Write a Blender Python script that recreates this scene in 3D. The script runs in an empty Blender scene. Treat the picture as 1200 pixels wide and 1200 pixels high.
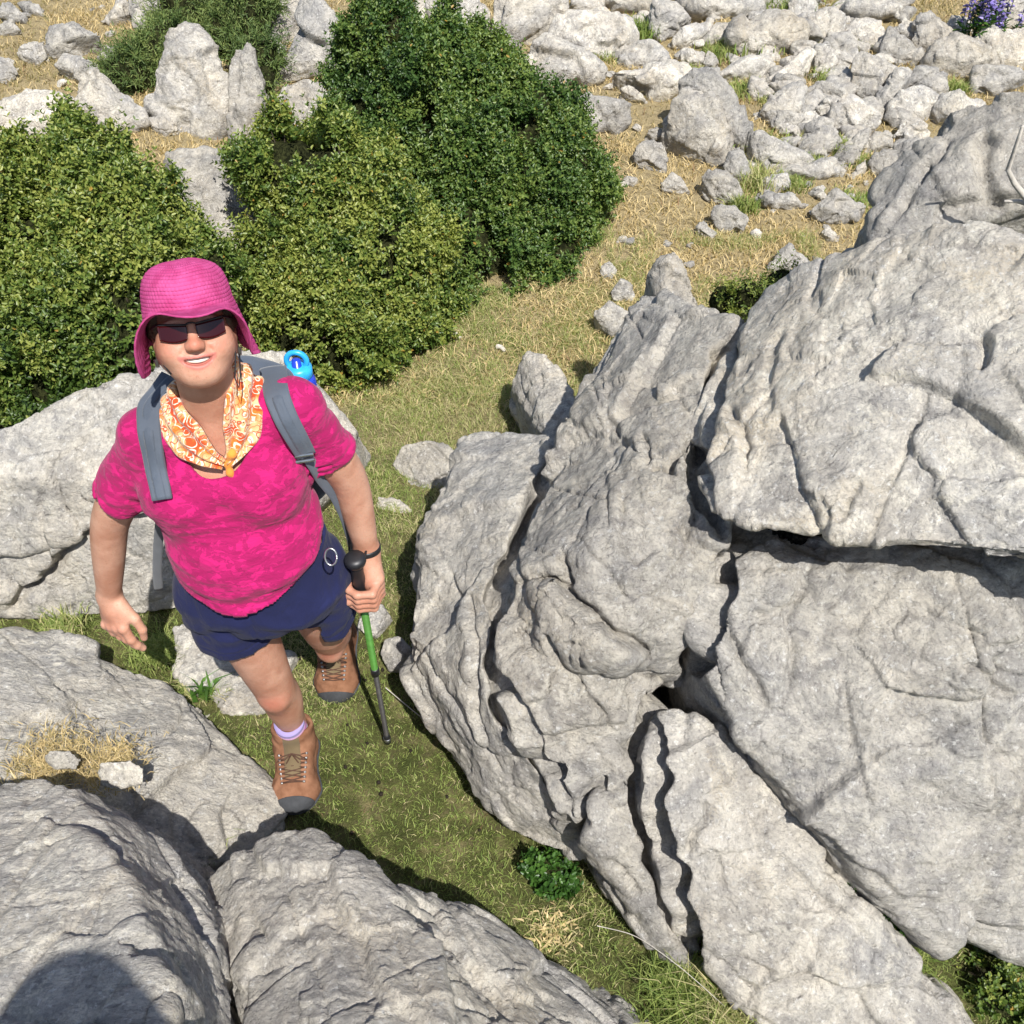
import bpy, bmesh, math, random
import numpy as np
from mathutils import Vector, Matrix
from mathutils.bvhtree import BVHTree
R = math.radians
random.seed(7)
rng = np.random.default_rng(11)
SC = bpy.context.scene
COL = SC.collection

# ------------------------------------------------------------------ camera
PITCH, CAMH, FPX = R(43.0), 2.48, 1203.0
SP, CP = math.sin(PITCH), math.cos(PITCH)
CAM = np.array((0.0, 0.0, CAMH))

def ray(px, py):
    u, v = (px - 600) / FPX, (py - 600) / FPX
    return np.array((u, CP - v * SP, -SP - v * CP))

def P(px, py, z):
    """world point seen at a photograph position, at height z"""
    d = ray(px, py)
    return CAM + d * ((z - CAMH) / d[2])

def PY(px, py, y):
    d = ray(px, py)
    return CAM + d * (y / d[1])

def proj(v):
    v = np.asarray(v, float) - CAM
    x, y, z = v[..., 0], v[..., 1], v[..., 2]
    dep = y * CP - z * SP
    up = y * SP + z * CP
    return np.stack((600 + FPX * x / dep, 600 - FPX * up / dep), -1)

def G(x, y):
    """height of the ground"""
    x = np.asarray(x, float); y = np.asarray(y, float)
    s = 0.12 * 0.5 * np.logaddexp(0, (y - 3.2) / 0.5)
    s = s + 0.015 * np.sin(x * 2.1 + 0.7) * np.sin(y * 1.7 + 0.3) + 0.01 * np.sin(x * 4.3 + y * 3.1)
    s = s + 0.06 * np.logaddexp(0, (-x - 1.0) / 0.3) * 0.3
    return s

def PG(px, py):
    z = 0.0
    for _ in range(25):
        p = P(px, py, z)
        z = 0.5 * z + 0.5 * float(G(p[0], p[1]))
    return P(px, py, z)

# ------------------------------------------------------------------ objects
def tag(o, label=None, cat=None, group=None, kind=None):
    if label: o['label'] = label
    if cat: o['category'] = cat
    if group: o['group'] = group
    if kind: o['kind'] = kind
    return o

def empty(name, loc=(0, 0, 0)):
    o = bpy.data.objects.new(name, None)
    o.location = loc
    o.empty_display_size = 0.05
    COL.objects.link(o)
    return o

def link(name, me, mat=None, parent=None, smooth=True):
    me.name = name
    o = bpy.data.objects.new(name, me)
    COL.objects.link(o)
    if mat is not None:
        me.materials.clear(); me.materials.append(mat)
    if smooth:
        me.polygons.foreach_set('use_smooth', np.ones(len(me.polygons), bool))
    if parent is not None:
        o.parent = parent
        o.matrix_parent_inverse = Matrix.Translation(-parent.location)
    return o

def mesh_np(name, V, F, attrs=None):
    """F: (n,3) or (n,4) int array, or list of polygons"""
    me = bpy.data.meshes.new(name)
    V = np.ascontiguousarray(V, np.float32)
    if isinstance(F, np.ndarray):
        k = F.shape[1]
        me.vertices.add(len(V)); me.vertices.foreach_set('co', V.ravel())
        me.loops.add(F.size); me.loops.foreach_set('vertex_index', F.ravel().astype(np.int32))
        me.polygons.add(len(F))
        me.polygons.foreach_set('loop_start', np.arange(0, F.size, k, dtype=np.int32))
        me.polygons.foreach_set('loop_total', np.full(len(F), k, np.int32))
        me.update(calc_edges=True)
    else:
        me.from_pydata([tuple(v) for v in V], [], [tuple(f) for f in F])
        me.update()
    for an, av in (attrs or {}).items():
        av = np.ascontiguousarray(av, np.float32)
        if av.ndim == 1:
            a = me.attributes.new(an, 'FLOAT', 'POINT'); a.data.foreach_set('value', av)
        else:
            a = me.attributes.new(an, 'FLOAT_VECTOR', 'POINT'); a.data.foreach_set('vector', av.ravel())
    return me

def get_v(me):
    a = np.empty(len(me.vertices) * 3, np.float32)
    me.vertices.foreach_get('co', a)
    return a.reshape(-1, 3).astype(np.float64)

def get_n(me):
    a = np.empty(len(me.vertices) * 3, np.float32)
    me.vertex_normals.foreach_get('vector', a)
    return a.reshape(-1, 3).astype(np.float64)

def set_v(me, V):
    me.vertices.foreach_set('co', np.ascontiguousarray(V, np.float32).ravel())
    me.update()

def smoothstep(a, b, x):
    t = np.clip((x - a) / (b - a), 0, 1)
    return t * t * (3 - 2 * t)

# ------------------------------------------------------------------ noise
def _hash(ix, iy, iz, s):
    h = (ix * 374761393 + iy * 668265263 + iz * 2147483647 + s * 974711) & 0xFFFFFFFF
    h = ((h ^ (h >> 13)) * 1274126177) & 0xFFFFFFFF
    h = ((h ^ (h >> 15)) * 2246822519) & 0xFFFFFFFF
    return h ^ (h >> 16)

_GR = rng.normal(size=(256, 3)); _GR /= np.linalg.norm(_GR, axis=1)[:, None]

def gnoise(p, s=0):
    p = np.asarray(p, float)
    i = np.floor(p).astype(np.int64); f = p - i
    u = f * f * f * (f * (f * 6 - 15) + 10)
    out = 0
    for dx in (0, 1):
        wx = u[:, 0] if dx else 1 - u[:, 0]
        for dy in (0, 1):
            wy = u[:, 1] if dy else 1 - u[:, 1]
            for dz in (0, 1):
                wz = u[:, 2] if dz else 1 - u[:, 2]
                g = _GR[_hash(i[:, 0] + dx, i[:, 1] + dy, i[:, 2] + dz, s) & 255]
                out = out + wx * wy * wz * (g[:, 0] * (f[:, 0] - dx) + g[:, 1] * (f[:, 1] - dy) + g[:, 2] * (f[:, 2] - dz))
    return out * 1.5

def fbm(p, octv=4, s=0, gain=0.5, ridged=False):
    o = 0; a = 1.0; p = np.asarray(p, float)
    for k in range(octv):
        n = gnoise(p, s + k)
        if ridged: n = 1 - 2 * np.abs(n)
        o = o + a * n
        p = p * 2.03 + 3.7; a *= gain
    return o

def facets(p, s=0):
    """broken planes: each cell of a 3D mosaic is a plane with its own tilt and height; also the distance to the joints"""
    p = np.asarray(p, float); i = np.floor(p).astype(np.int64)
    f1 = np.full(len(p), 9.0); f2 = np.full(len(p), 9.0); out = np.zeros(len(p))
    for dx in (-1, 0, 1):
        for dy in (-1, 0, 1):
            for dz in (-1, 0, 1):
                c = i + (dx, dy, dz)
                h = _hash(c[:, 0], c[:, 1], c[:, 2], s); h2 = _hash(c[:, 1], c[:, 2], c[:, 0], s + 77)
                ctr = c + np.stack(((h & 255) / 255, (h >> 8 & 255) / 255, (h >> 16 & 255) / 255), 1)
                q = p - ctr; d = np.sqrt((q * q).sum(1)); m = d < f1
                g = _GR[h2 & 255]; v = (q * g).sum(1) * 0.8 + ((h2 >> 8 & 255) / 255 - .5) * 0.7
                f2 = np.where(m, f1, np.minimum(f2, d)); out = np.where(m, v, out); f1 = np.where(m, d, f1)
    return out, f2 - f1

# ------------------------------------------------------------------ shader helpers
class NT:
    def __init__(self, name):
        self.m = bpy.data.materials.new(name); self.m.use_nodes = True
        self.t = self.m.node_tree; self.t.nodes.clear()
        self.out = self.t.nodes.new('ShaderNodeOutputMaterial')
    def n(self, typ, **kw):
        nd = self.t.nodes.new(typ)
        for k, v in kw.items():
            if k.startswith('i_'):
                key = k[2:].replace('_', ' ')
                s = nd.inputs[int(key)] if key.isdigit() else nd.inputs[key]
                if hasattr(v, 'is_linked') or isinstance(v, bpy.types.NodeSocket): self.t.links.new(v, s)
                else: s.default_value = v
            else: setattr(nd, k, v)
        return nd
    def noise(self, vec, scale, detail=4, rough=0.55, dist=0.0):
        nd = self.n('ShaderNodeTexNoise', i_Scale=scale, i_Detail=detail, i_Roughness=rough, i_Distortion=dist)
        if vec is not None: self.t.links.new(vec, nd.inputs['Vector'])
        return nd.outputs['Fac']
    def ramp(self, fac, *stops, interp='LINEAR'):
        nd = self.n('ShaderNodeValToRGB'); cr = nd.color_ramp; cr.interpolation = interp
        while len(cr.elements) < len(stops): cr.elements.new(0.5)
        for e, (p, c) in zip(cr.elements, stops):
            e.position = p
            e.color = (c, c, c, 1) if isinstance(c, (int, float)) else (*c, 1)
        self.t.links.new(fac, nd.inputs[0])
        return nd.outputs[0]
    def mix(self, fac, a, b, mode='MIX'):
        nd = self.n('ShaderNodeMix', data_type='RGBA', blend_type=mode)
        for s, v in ((nd.inputs[0], fac), (nd.inputs[6], a), (nd.inputs[7], b)):
            if isinstance(v, bpy.types.NodeSocket): self.t.links.new(v, s)
            elif isinstance(v, (int, float)): s.default_value = v if s.type == 'VALUE' else (v, v, v, 1)
            else: s.default_value = (*v, 1)
        return nd.outputs[2]
    def math(self, op, a, b=0.0, clamp=False):
        nd = self.n('ShaderNodeMath', operation=op, use_clamp=clamp)
        for s, v in ((nd.inputs[0], a), (nd.inputs[1], b)):
            if isinstance(v, bpy.types.NodeSocket): self.t.links.new(v, s)
            else: s.default_value = v
        return nd.outputs[0]
    def attr(self, name, vec=False):
        nd = self.n('ShaderNodeAttribute', attribute_name=name)
        return nd.outputs['Vector' if vec else 'Fac']
    def pos(self):
        return self.n('ShaderNodeNewGeometry').outputs['Position']
    def obj(self):
        return self.n('ShaderNodeTexCoord').outputs['Object']
    def scale(self, vec, s):
        nd = self.n('ShaderNodeMapping'); self.t.links.new(vec, nd.inputs['Vector']); nd.inputs['Scale'].default_value = s
        return nd.outputs[0]
    def bump(self, h, strength, dist, normal=None):
        nd = self.n('ShaderNodeBump', i_Strength=strength, i_Distance=dist)
        self.t.links.new(h, nd.inputs['Height'])
        if normal is not None: self.t.links.new(normal, nd.inputs['Normal'])
        return nd.outputs[0]
    def bsdf(self, color, rough=0.8, normal=None, spec=0.3, **kw):
        nd = self.n('ShaderNodeBsdfPrincipled')
        for k, v in dict({'Base Color': color, 'Roughness': rough, 'Specular IOR Level': spec}, **kw).items():
            s = nd.inputs[k]
            if isinstance(v, bpy.types.NodeSocket): self.t.links.new(v, s)
            elif isinstance(v, tuple) and len(v) == 3 and s.type == 'RGBA': s.default_value = (*v, 1)
            else: s.default_value = v
        if normal is not None: self.t.links.new(normal, nd.inputs['Normal'])
        return nd.outputs[0]
    def done(self, shader):
        self.t.links.new(shader, self.out.inputs['Surface'])
        return self.m

def plain(name, color, rough=0.6, spec=0.4, metallic=0.0, bump=None):
    t = NT(name); nrm = None
    if bump: nrm = t.bump(t.noise(t.obj(), bump[0], 3), bump[1], bump[2])
    v = t.noise(t.obj(), 60, 3)
    c = t.mix(t.ramp(v, (0.35, 0.0), (0.7, 1.0)), tuple(x * 0.85 for x in color), tuple(min(1, x * 1.12) for x in color))
    return t.done(t.bsdf(c, rough, nrm, spec, Metallic=metallic))

# ------------------------------------------------------------------ rock material
def rock_material(name, warm=0.5, dark=0.5, light=0.5, streak=(1, 1, 1), rot=0.0, gain=1.0):
    t = NT(name)
    p = t.pos()
    info = t.n('ShaderNodeObjectInfo')
    off = t.n('ShaderNodeVectorMath', operation='SCALE'); t.t.links.new(info.outputs['Location'], off.inputs[0]); off.inputs[3].default_value = 0.0
    mp = t.n('ShaderNodeMapping'); t.t.links.new(p, mp.inputs['Vector'])
    mp.inputs['Scale'].default_value = streak; mp.inputs['Rotation'].default_value = (0.5, 0.35 + rot, 0.6)
    q = mp.outputs[0]
    a = t.noise(p, 2.2, 5, 0.6, 0.4)
    b = t.noise(q, 9, 6, 0.65, 0.8)
    c = t.noise(q, 34, 6, 0.7, 0.5)
    d = t.noise(p, 130, 4, 0.7)
    grey, beige = (0.485, 0.468, 0.44), (0.60, 0.54, 0.44)
    base = t.mix(t.ramp(a, (0.35, 0.0), (0.68, 1.0)), grey, tuple(g + (h - g) * warm for g, h in zip(grey, beige)))
    base = t.mix(t.ramp(b, (0.38, 0.0), (0.62, 1.0)), t.mix(1.0, base, (0.77, 0.765, 0.765), 'MULTIPLY'), t.mix(1.0, base, (1.2, 1.17, 1.1), 'MULTIPLY'))
    # dark weathered film
    film = t.math('MULTIPLY', t.ramp(t.noise(q, 5.5, 6, 0.7, 1.2), (0.5, 0.0), (0.66, 1.0)), t.ramp(c, (0.35, 0.2), (0.62, 1.0)))
    base = t.mix(t.math('MULTIPLY', film, 0.75 * dark), base, (0.2, 0.2, 0.2))
    # pale crust
    crust = t.math('MULTIPLY', t.ramp(t.noise(q, 7.0, 5, 0.65, 1.5), (0.47, 0.0), (0.6, 1.0)), t.ramp(c, (0.42, 0.0), (0.58, 1.0)))
    base = t.mix(t.math('MULTIPLY', crust, 0.9 * light), base, (0.74, 0.69, 0.58))
    base = t.mix(t.ramp(c, (.36, 1.), (.5, 0.)), base, t.mix(1.0, base, (0.76, 0.76, 0.77), 'MULTIPLY'))
    base = t.mix(t.ramp(t.noise(p, 75, 4, .7), (.58, 0.), (.66, .7)), base, (.74, .72, .67))
    # ochre lichen breath
    och = t.math('MULTIPLY', t.ramp(t.noise(p, 4.1, 4, 0.6, 0.6), (0.55, 0.0), (0.7, 1.0)), t.ramp(d, (0.4, 0.0), (0.6, 1.0)))
    base = t.mix(t.math('MULTIPLY', och, 0.5 * warm), base, (0.47, 0.36, 0.2))
    # spots of white lichen
    vo = t.n('ShaderNodeTexVoronoi', i_Scale=27.0, i_Randomness=1.0); t.t.links.new(p, vo.inputs['Vector'])
    sp = t.ramp(t.math('ADD', vo.outputs['Distance'], t.math('MULTIPLY', d, 0.35)), (0.27, 1.0), (0.36, 0.0))
    sp = t.math('MULTIPLY', sp, t.ramp(t.noise(p, 6, 3), (0.52, 0.0), (0.6, 1.0)))
    base = t.mix(t.math('MULTIPLY', sp, 0.8), base, (0.68, 0.66, 0.6))
    # fine veins
    v2 = t.n('ShaderNodeTexVoronoi', feature='DISTANCE_TO_EDGE', i_Scale=6.5)
    wq = t.n('ShaderNodeVectorMath', operation='ADD'); t.t.links.new(q, wq.inputs[0])
    nv = t.n('ShaderNodeTexNoise', i_Scale=5.0, i_Detail=4.0); t.t.links.new(p, nv.inputs['Vector'])
    t.t.links.new(nv.outputs['Color'], wq.inputs[1]); t.t.links.new(wq.outputs[0], v2.inputs['Vector'])
    vein = t.math('MULTIPLY', t.ramp(v2.outputs['Distance'], (0.0, 1.0), (0.022, 0.0)), t.ramp(b, (0.45, 0.0), (0.6, 1.0)))
    base = t.mix(t.math('MULTIPLY', vein, 0.35), base, (0.56, 0.53, 0.47))
    base = t.mix(t.ramp(d, (0.36, 0.6), (0.48, 0.0)), base, t.mix(1.0, base, (0.6, 0.6, 0.62), 'MULTIPLY'))
    if gain != 1.0: base = t.mix(1.0, base, (gain, gain, gain), 'MULTIPLY')
    var = t.math('ADD', t.math('MULTIPLY', info.outputs['Random'], 0.22), 0.88)
    base = t.mix(1.0, base, var, 'MULTIPLY')
    # relief
    n0 = t.bump(t.ramp(t.noise(q, 8, 6, 0.62, 1.2), (.3, 0.), (.5, .45), (.54, .75), (.7, 1.)), 0.7, 0.03)
    n1 = t.bump(t.noise(q, 22, 8, 0.72, 0.6), 0.9, 0.020, n0)
    n2 = t.bump(t.noise(p, 90, 6, 0.75), 0.9, 0.007, n1)
    pit = t.n('ShaderNodeTexVoronoi', i_Scale=60.0, i_Randomness=1.0); t.t.links.new(q, pit.inputs['Vector'])
    n3 = t.bump(t.ramp(pit.outputs['Distance'], (0.0, 0.0), (0.45, 1.0)), 0.3, 0.006, n2)
    return t.done(t.bsdf(base, 0.88, n3, 0.2))

M = {}
M['rock'] = rock_material('limestone', 0.55, 0.55, 0.6)
M['rock_pale'] = rock_material('pale_limestone', 0.7, 0.35, 0.95, gain=1.12)
M['rock_grey'] = rock_material('grey_limestone', 0.35, 0.9, 0.45, gain=0.92)
M['rock_streak'] = rock_material('streaked_limestone', 0.6, 0.6, 1.0, (1.0, 2.6, 2.6), 0.3, 1.1)
M['rock_far'] = rock_material('weathered_limestone', 0.75, 0.6, 0.55)

# ------------------------------------------------------------------ rocks
def hull_bm(bm, pts):
    vs = [bm.verts.new(tuple(p)) for p in pts]
    r = bmesh.ops.convex_hull(bm, input=vs, use_existing_faces=False)
    junk = set(g for g in r['geom_interior'] if isinstance(g, bmesh.types.BMVert)) | set(g for g in r['geom_unused'] if isinstance(g, bmesh.types.BMVert))
    bmesh.ops.delete(bm, geom=[v for v in junk if v.is_valid], context='VERTS')

def remeshed(bm, voxel, smooth=3):
    me = bpy.data.meshes.new('tmp'); bm.to_mesh(me); bm.free()
    o = bpy.data.objects.new('tmp', me); COL.objects.link(o)
    m = o.modifiers.new('r', 'REMESH'); m.mode = 'VOXEL'; m.voxel_size = voxel; m.adaptivity = 0.0
    if smooth:
        s = o.modifiers.new('s', 'SMOOTH'); s.factor = 0.5; s.iterations = smooth
    dg = bpy.context.evaluated_depsgraph_get(); dg.update()
    out = bpy.data.meshes.new_from_object(o.evaluated_get(dg))
    bpy.data.objects.remove(o); bpy.data.meshes.remove(me)
    return out

def norm3(v): return v / np.linalg.norm(v)

def relax(me, V, it, f):
    e = np.empty(len(me.edges) * 2, np.int32); me.edges.foreach_get('vertices', e); e = e.reshape(-1, 2)
    n = np.bincount(e.ravel(), minlength=len(V)).clip(1)[:, None]
    for _ in range(it):
        A = np.stack([np.bincount(e[:, 0], V[e[:, 1], k], len(V)) + np.bincount(e[:, 1], V[e[:, 0], k], len(V)) for k in range(3)], 1) / n
        V = V + f * (A - V)
    return V

def roughen(me, size, seed, amp=1.0, axis=(0.3, 0.5, 0.8), fine=True, strat=1.0, facet=1.0, fs=1.0):
    V = get_v(me); N = get_n(me)
    EL = math.sqrt(sum(p.area for p in me.polygons[:200]) / max(1, min(200, len(me.polygons))))
    ax = np.array(axis) / np.linalg.norm(axis)
    al = V @ ax
    Q = V + np.outer(al, ax) * 2.5                       # bedding: faster along the axis
    o = seed * 7.31
    s = 1.0 / size
    W = V + 0.12 * size * np.stack([gnoise(V * 2.2 * s + o + k * 9, 3) for k in range(3)], 1)
    Wd = V + 0.022 * size * np.stack([gnoise(V * 7 * s + o + k * 9, 4) for k in range(3)], 1)
    d = 0.016 * size * fbm(W * 1.5 * s + o, 2, 1)
    fa, ja = facets(Wd * 2.1 * fs * s + o, 1); fb, jb = facets(Wd * np.array((1, 1, 1.35)) * 4.6 * fs * s - o, 2)
    soft = smoothstep(-.35, .3, gnoise(V * 1.4 * s + o, 14))
    d += facet * size * (0.055 / fs ** .7 * fa + 0.026 * fb * (.35 + .65 * soft)) - facet * size * 0.012 * (1 - smoothstep(0, .07, ja)) * soft
    d += 0.006 * size * fbm(W * 3.3 * s + o, 3, 5, 0.5, True)
    d += strat * 0.005 * size * fbm(Q * 3.4 * s + o, 4, 11, 0.55, True) * smoothstep(-0.25, 0.4, gnoise(V * 1.9 * s + o, 13))
    fc, jc = facets(Wd * 11 * s + 2 * o, 3)
    d += facet * size * 0.0075 * fc * (1.2 - soft)
    # straight joint sets: parallel fractures, the rock stepping a little from one to the next
    rj = np.random.default_rng(seed + 900)
    for k in range(2):
        nj = norm3(rj.normal(size=3) * np.array((1, .8, .35))); u = (V @ nj) * rj.uniform(2.6, 4.0) * s + 0.045 * gnoise(V * 4 * s + o, 51 + k) + rj.uniform(0, 1)
        ui = np.floor(u + .5); fr = np.abs(u - ui); mk = smoothstep(.0, .22, gnoise(V * 1.6 * s + 5 * o + k * 3, 53))
        stp = ((_hash(np.floor(u).astype(np.int64), np.full(len(V), k), np.full(len(V), seed), 7) & 255) / 255 - .5)
        d += facet * size * 0.026 * stp * mk - facet * size * .016 * (1 - smoothstep(0, .035, fr)) * mk
    # hairline joints
    cr = np.abs(gnoise(V * 1.7 * s + 3 * o, 23))
    d -= 0.016 * size * (1 - smoothstep(0.0, 0.05, cr)) * smoothstep(0.05, 0.3, gnoise(V * 2.0 * s - o, 25))
    if fine:
        d += 0.0030 * fbm(Q * 26 + o, 4, 17, 0.6) * min(1, size)
        d += 0.0035 * fbm(V * 55 + o, 3, 19, 0.6, True) * min(1, size) * smoothstep(-.1, .4, gnoise(V * 5 + o, 27))
        pit = gnoise(V * 17 + o, 31)
        d -= 0.006 * min(1, size) * smoothstep(0.36, 0.6, pit)
    V = V + N * (d * amp)[:, None]
    V = relax(me, V, 1, .12)
    for _ in range(2):                                     # mend faces torn along the steps
        A = relax(me, V, 1, 1.0); r = np.linalg.norm(A - V, axis=1); w = smoothstep(.75, 1.3, r / EL)
        V = V + (A - V) * (.7 * w)[:, None]
    set_v(me, V)

def seg_dist(V2, pl):
    """distance from each 2D/3D point to a polyline, with signed side (2D) and parameter"""
    best = np.full(len(V2), 1e9); side = np.zeros(len(V2)); par = np.zeros(len(V2))
    L = 0; tot = sum(np.linalg.norm(pl[i + 1] - pl[i]) for i in range(len(pl) - 1))
    for i in range(len(pl) - 1):
        a, b = pl[i], pl[i + 1]; ab = b - a; l2 = ab @ ab
        t = np.clip(((V2 - a) @ ab) / l2, 0, 1)
        q = V2 - (a + t[:, None] * ab)
        d = np.sqrt((q * q).sum(1)); m = d < best
        best[m] = d[m]
        if V2.shape[1] == 2: side[m] = np.sign(ab[0] * q[m, 1] - ab[1] * q[m, 0])
        par[m] = (L + t[m] * math.sqrt(l2)) / tot
        L += math.sqrt(l2)
    return best, side, par

def densify(pl, seed, jit=0.22):
    """break a coarse polyline into a jagged one"""
    r = random.Random(seed)
    pts = [np.array(p, float) for p in pl]
    for _ in range(3):
        out = [pts[0]]
        for a, b in zip(pts[:-1], pts[1:]):
            d = b - a; nrm = np.array((-d[1], d[0]))
            out += [(a + b) / 2 + nrm * r.uniform(-jit, jit) * 0.5, b]
        pts = out
    return pts

def carve(me, cracks, seed=0):
    """cracks and ledges. (points seen in the photo, half width m, depth m, step m, step reach m): each is laid on the surface
    in 3D and cut into it; step lifts the side to the right of the line"""
    V = get_v(me); N = get_n(me)
    bvh = BVHTree.FromPolygons([tuple(v) for v in V], [tuple(p.vertices) for p in me.polygons])
    D = np.zeros(len(V)); O = Vector(CAM); OFF = np.zeros_like(V); MK = np.zeros(len(V))
    px = proj(V)
    for ci, (pl, w, depth, step, reach) in enumerate(cracks):
        pl = densify(pl, seed + ci)
        hits = []; pix = []
        for p in pl:
            h = bvh.ray_cast(O, Vector(ray(*p)).normalized())
            if h[0] is not None: hits.append(np.array(h[0])); pix.append(p)
        if len(hits) < 2: continue
        d3, _, t = seg_dist(V, hits)
        _, sd, _ = seg_dist(px, pix)
        taper = np.clip(np.minimum(t, 1 - t) * 7, 0.12, 1)
        ww = w * taper * (1 + 0.45 * gnoise(V * 14, 5 + ci))
        near = d3 < 2.5 * w; MK = np.maximum(MK, smoothstep(3 * w, 1.2 * w, d3))
        nm = N[near].mean(0) if near.any() else np.array((0, 0, 1.0))
        nm /= np.linalg.norm(nm) + 1e-9
        OFF -= np.outer(depth * taper * np.clip(1 - (d3 / np.maximum(ww, 1e-4)) ** 2, 0, 1), nm)
        if step:
            D += np.where(sd > 0, step * np.clip(np.minimum(t, 1 - t) * 5, 0, 1) * np.exp(-d3 / reach), 0) * (d3 < 4 * reach)
    V = V + N * D[:, None] + OFF
    set_v(me, V + (relax(me, V, 3, .4) - V) * (.8 * MK)[:, None])

RID = [0]
def rock(label, hulls, mat='rock', voxel=0.012, size=0.7, amp=1.0, smooth=2, cracks=(), group=None, name='boulder', cat='boulder',
         axis=(0.3, 0.5, 0.8), strat=1.0, post=None, facet=1.3):
    RID[0] += 1
    bm = bmesh.new()
    for h in hulls: hull_bm(bm, h)
    me = remeshed(bm, voxel, smooth)
    roughen(me, size, RID[0], amp, axis, True, strat, facet)
    if cracks: carve(me, cracks, RID[0] * 10)
    if post: post(me)
    o = link(name, me, M[mat])
    tag(o, label, cat, group)
    return o

def block(front, back=0.3, zb=-0.12, extra=()):
    """hull points of a block: its visible corners (px, py, height) and its foot, sunk in the ground behind them"""
    F = [P(*f) for f in front]
    B = [np.array((f[0] * (1 + 0.0), f[1] + back, zb)) for f in F]
    return F + B + [np.array(e) for e in extra]

def poly_rock(label, poly, mat="rock_far", thick=0.45, lean=38, group=None, amp=1.25, name='boulder', cat='boulder', res=34, sink=0.25, strat=1.0):
    """a boulder whose outline in the photograph is poly: a solid hull at the place where it meets the ground"""
    RID[0] += 1
    rr = random.Random(RID[0] * 13 + 5)
    poly = [np.array(p, float) for p in poly]
    mc = sum(poly) / len(poly); poly = [mc + (p - mc) * 1.07 for p in poly]
    low = max(poly, key=lambda p: p[1])
    cx = sum(p[0] for p in poly) / len(poly)
    b = PG(0.5 * low[0] + 0.5 * cx, low[1])
    n = np.array((0, -math.cos(R(lean)), math.sin(R(lean))))
    def onplane(p, off=0.0):
        d = ray(*p); return CAM + d * (((b + n * off - CAM) @ n) / (d @ n))
    S = [onplane(p) for p in poly]
    c = sum(S) / len(S)
    size = max(np.ptp([s[0] for s in S]), 0.8 * np.linalg.norm([np.ptp([s[1] for s in S]), np.ptp([s[2] for s in S])]))
    pts = list(S)
    for s in S:                                           # towards the viewer, and away into the ground
        k = rr.uniform(0.35, 0.75)
        pts.append(c + (s - c) * k + n * size * thick * rr.uniform(0.22, 0.42))
        q = c + (s - c) * 0.9
        q = q + np.array((0, 0.2 * size, 0)); q[2] = min(q[2], float(G(q[0], q[1]))) - sink * size
        pts.append(q)
        pts.append(c + (s - c) * 0.75 - n * size * thick * 0.35)
    bm = bmesh.new(); hull_bm(bm, pts)
    me = remeshed(bm, size / res, 1)
    roughen(me, size * 0.8, RID[0], amp, (rr.uniform(-1, 1), rr.uniform(-1, 1), 1), True, strat, 1.45, .62)
    o = link(name, me, M[mat])
    return tag(o, label, cat, group)
# ------------------------------------------------------------------ ground
def ground_material():
    t = NT('turf_soil'); p = t.pos()
    a = t.noise(p, 1.3, 5, 0.6, 0.3); b = t.noise(p, 9, 6, 0.7, 0.3); c = t.noise(p, 70, 5, 0.75); d = t.noise(p, 320, 3, 0.7)
    green = t.mix(t.ramp(b, (0.35, 0.0), (0.65, 1.0)), (0.075, 0.09, 0.026), (0.17, 0.17, 0.06))
    dry = t.mix(t.ramp(c, (0.3, 0.0), (0.7, 1.0)), (0.34, 0.26, 0.135), (0.55, 0.45, 0.26))
    sep = t.n('ShaderNodeSeparateXYZ'); t.t.links.new(p, sep.inputs[0])
    far = t.ramp(t.math('ADD', t.math('MULTIPLY', sep.outputs[1], 0.2), t.math('MULTIPLY', a, 0.35)), (0.62, 0.0), (0.95, 1.0))
    col = t.mix(t.math('MAXIMUM', far, t.ramp(b, (0.52, 0.0), (0.7, 0.5))), green, dry)
    soil = t.mix(c, (0.09, 0.066, 0.04), (0.2, 0.155, 0.095))
    col = t.mix(t.ramp(t.noise(p, 22, 4, 0.7), (0.52, 0.0), (0.68, 0.6)), col, soil)
    col = t.mix(t.ramp(d, (0.35, 0.6), (0.55, 0.0)), col, t.mix(1.0, col, (0.45, 0.45, 0.45), 'MULTIPLY'))
    n = t.bump(c, 0.9, 0.02); n = t.bump(d, 0.8, 0.006, n)
    return t.done(t.bsdf(col, 0.95, n, 0.1))
M['ground'] = ground_material()

def build_ground():
    xs = np.concatenate((np.linspace(-60, -6, 18), np.arange(-5.8, 6.0, 0.06), np.linspace(6.2, 60, 18)))
    ys = np.concatenate((np.linspace(-30, -2.2, 12), np.arange(-2, 11, 0.06), np.linspace(11.3, 120, 24)))
    X, Y = np.meshgrid(xs, ys, indexing='ij')
    Z = G(X, np.minimum(Y, 30)) 
    p = np.stack((X.ravel(), Y.ravel(), np.zeros(X.size)), 1)
    Z = Z + (0.02 * fbm(p * 1.6, 3, 41) + 0.012 * fbm(p * 5, 3, 43)).reshape(X.shape)
    Z = Z + 0.6 * smoothstep(8, 30, np.abs(X)) * fbm(p * 0.08, 3, 45).reshape(X.shape)
    V = np.stack((X, Y, Z), -1).reshape(-1, 3)
    n, m = X.shape; idx = np.arange(n * m).reshape(n, m)
    F = np.stack((idx[:-1, :-1], idx[1:, :-1], idx[1:, 1:], idx[:-1, 1:]), -1).reshape(-1, 4)
    o = link('ground', mesh_np('ground', V, F), M['ground'])
    tag(o, kind='structure')
    return o
GROUND = build_ground()
def GZ(x, y):
    x = np.asarray(x, float); y = np.asarray(y, float)
    p = np.stack((x.ravel(), y.ravel(), np.zeros(x.size)), 1)
    return G(x, y) + (0.02 * fbm(p * 1.6, 3, 41) + 0.012 * fbm(p * 5, 3, 43)).reshape(x.shape)

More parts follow.
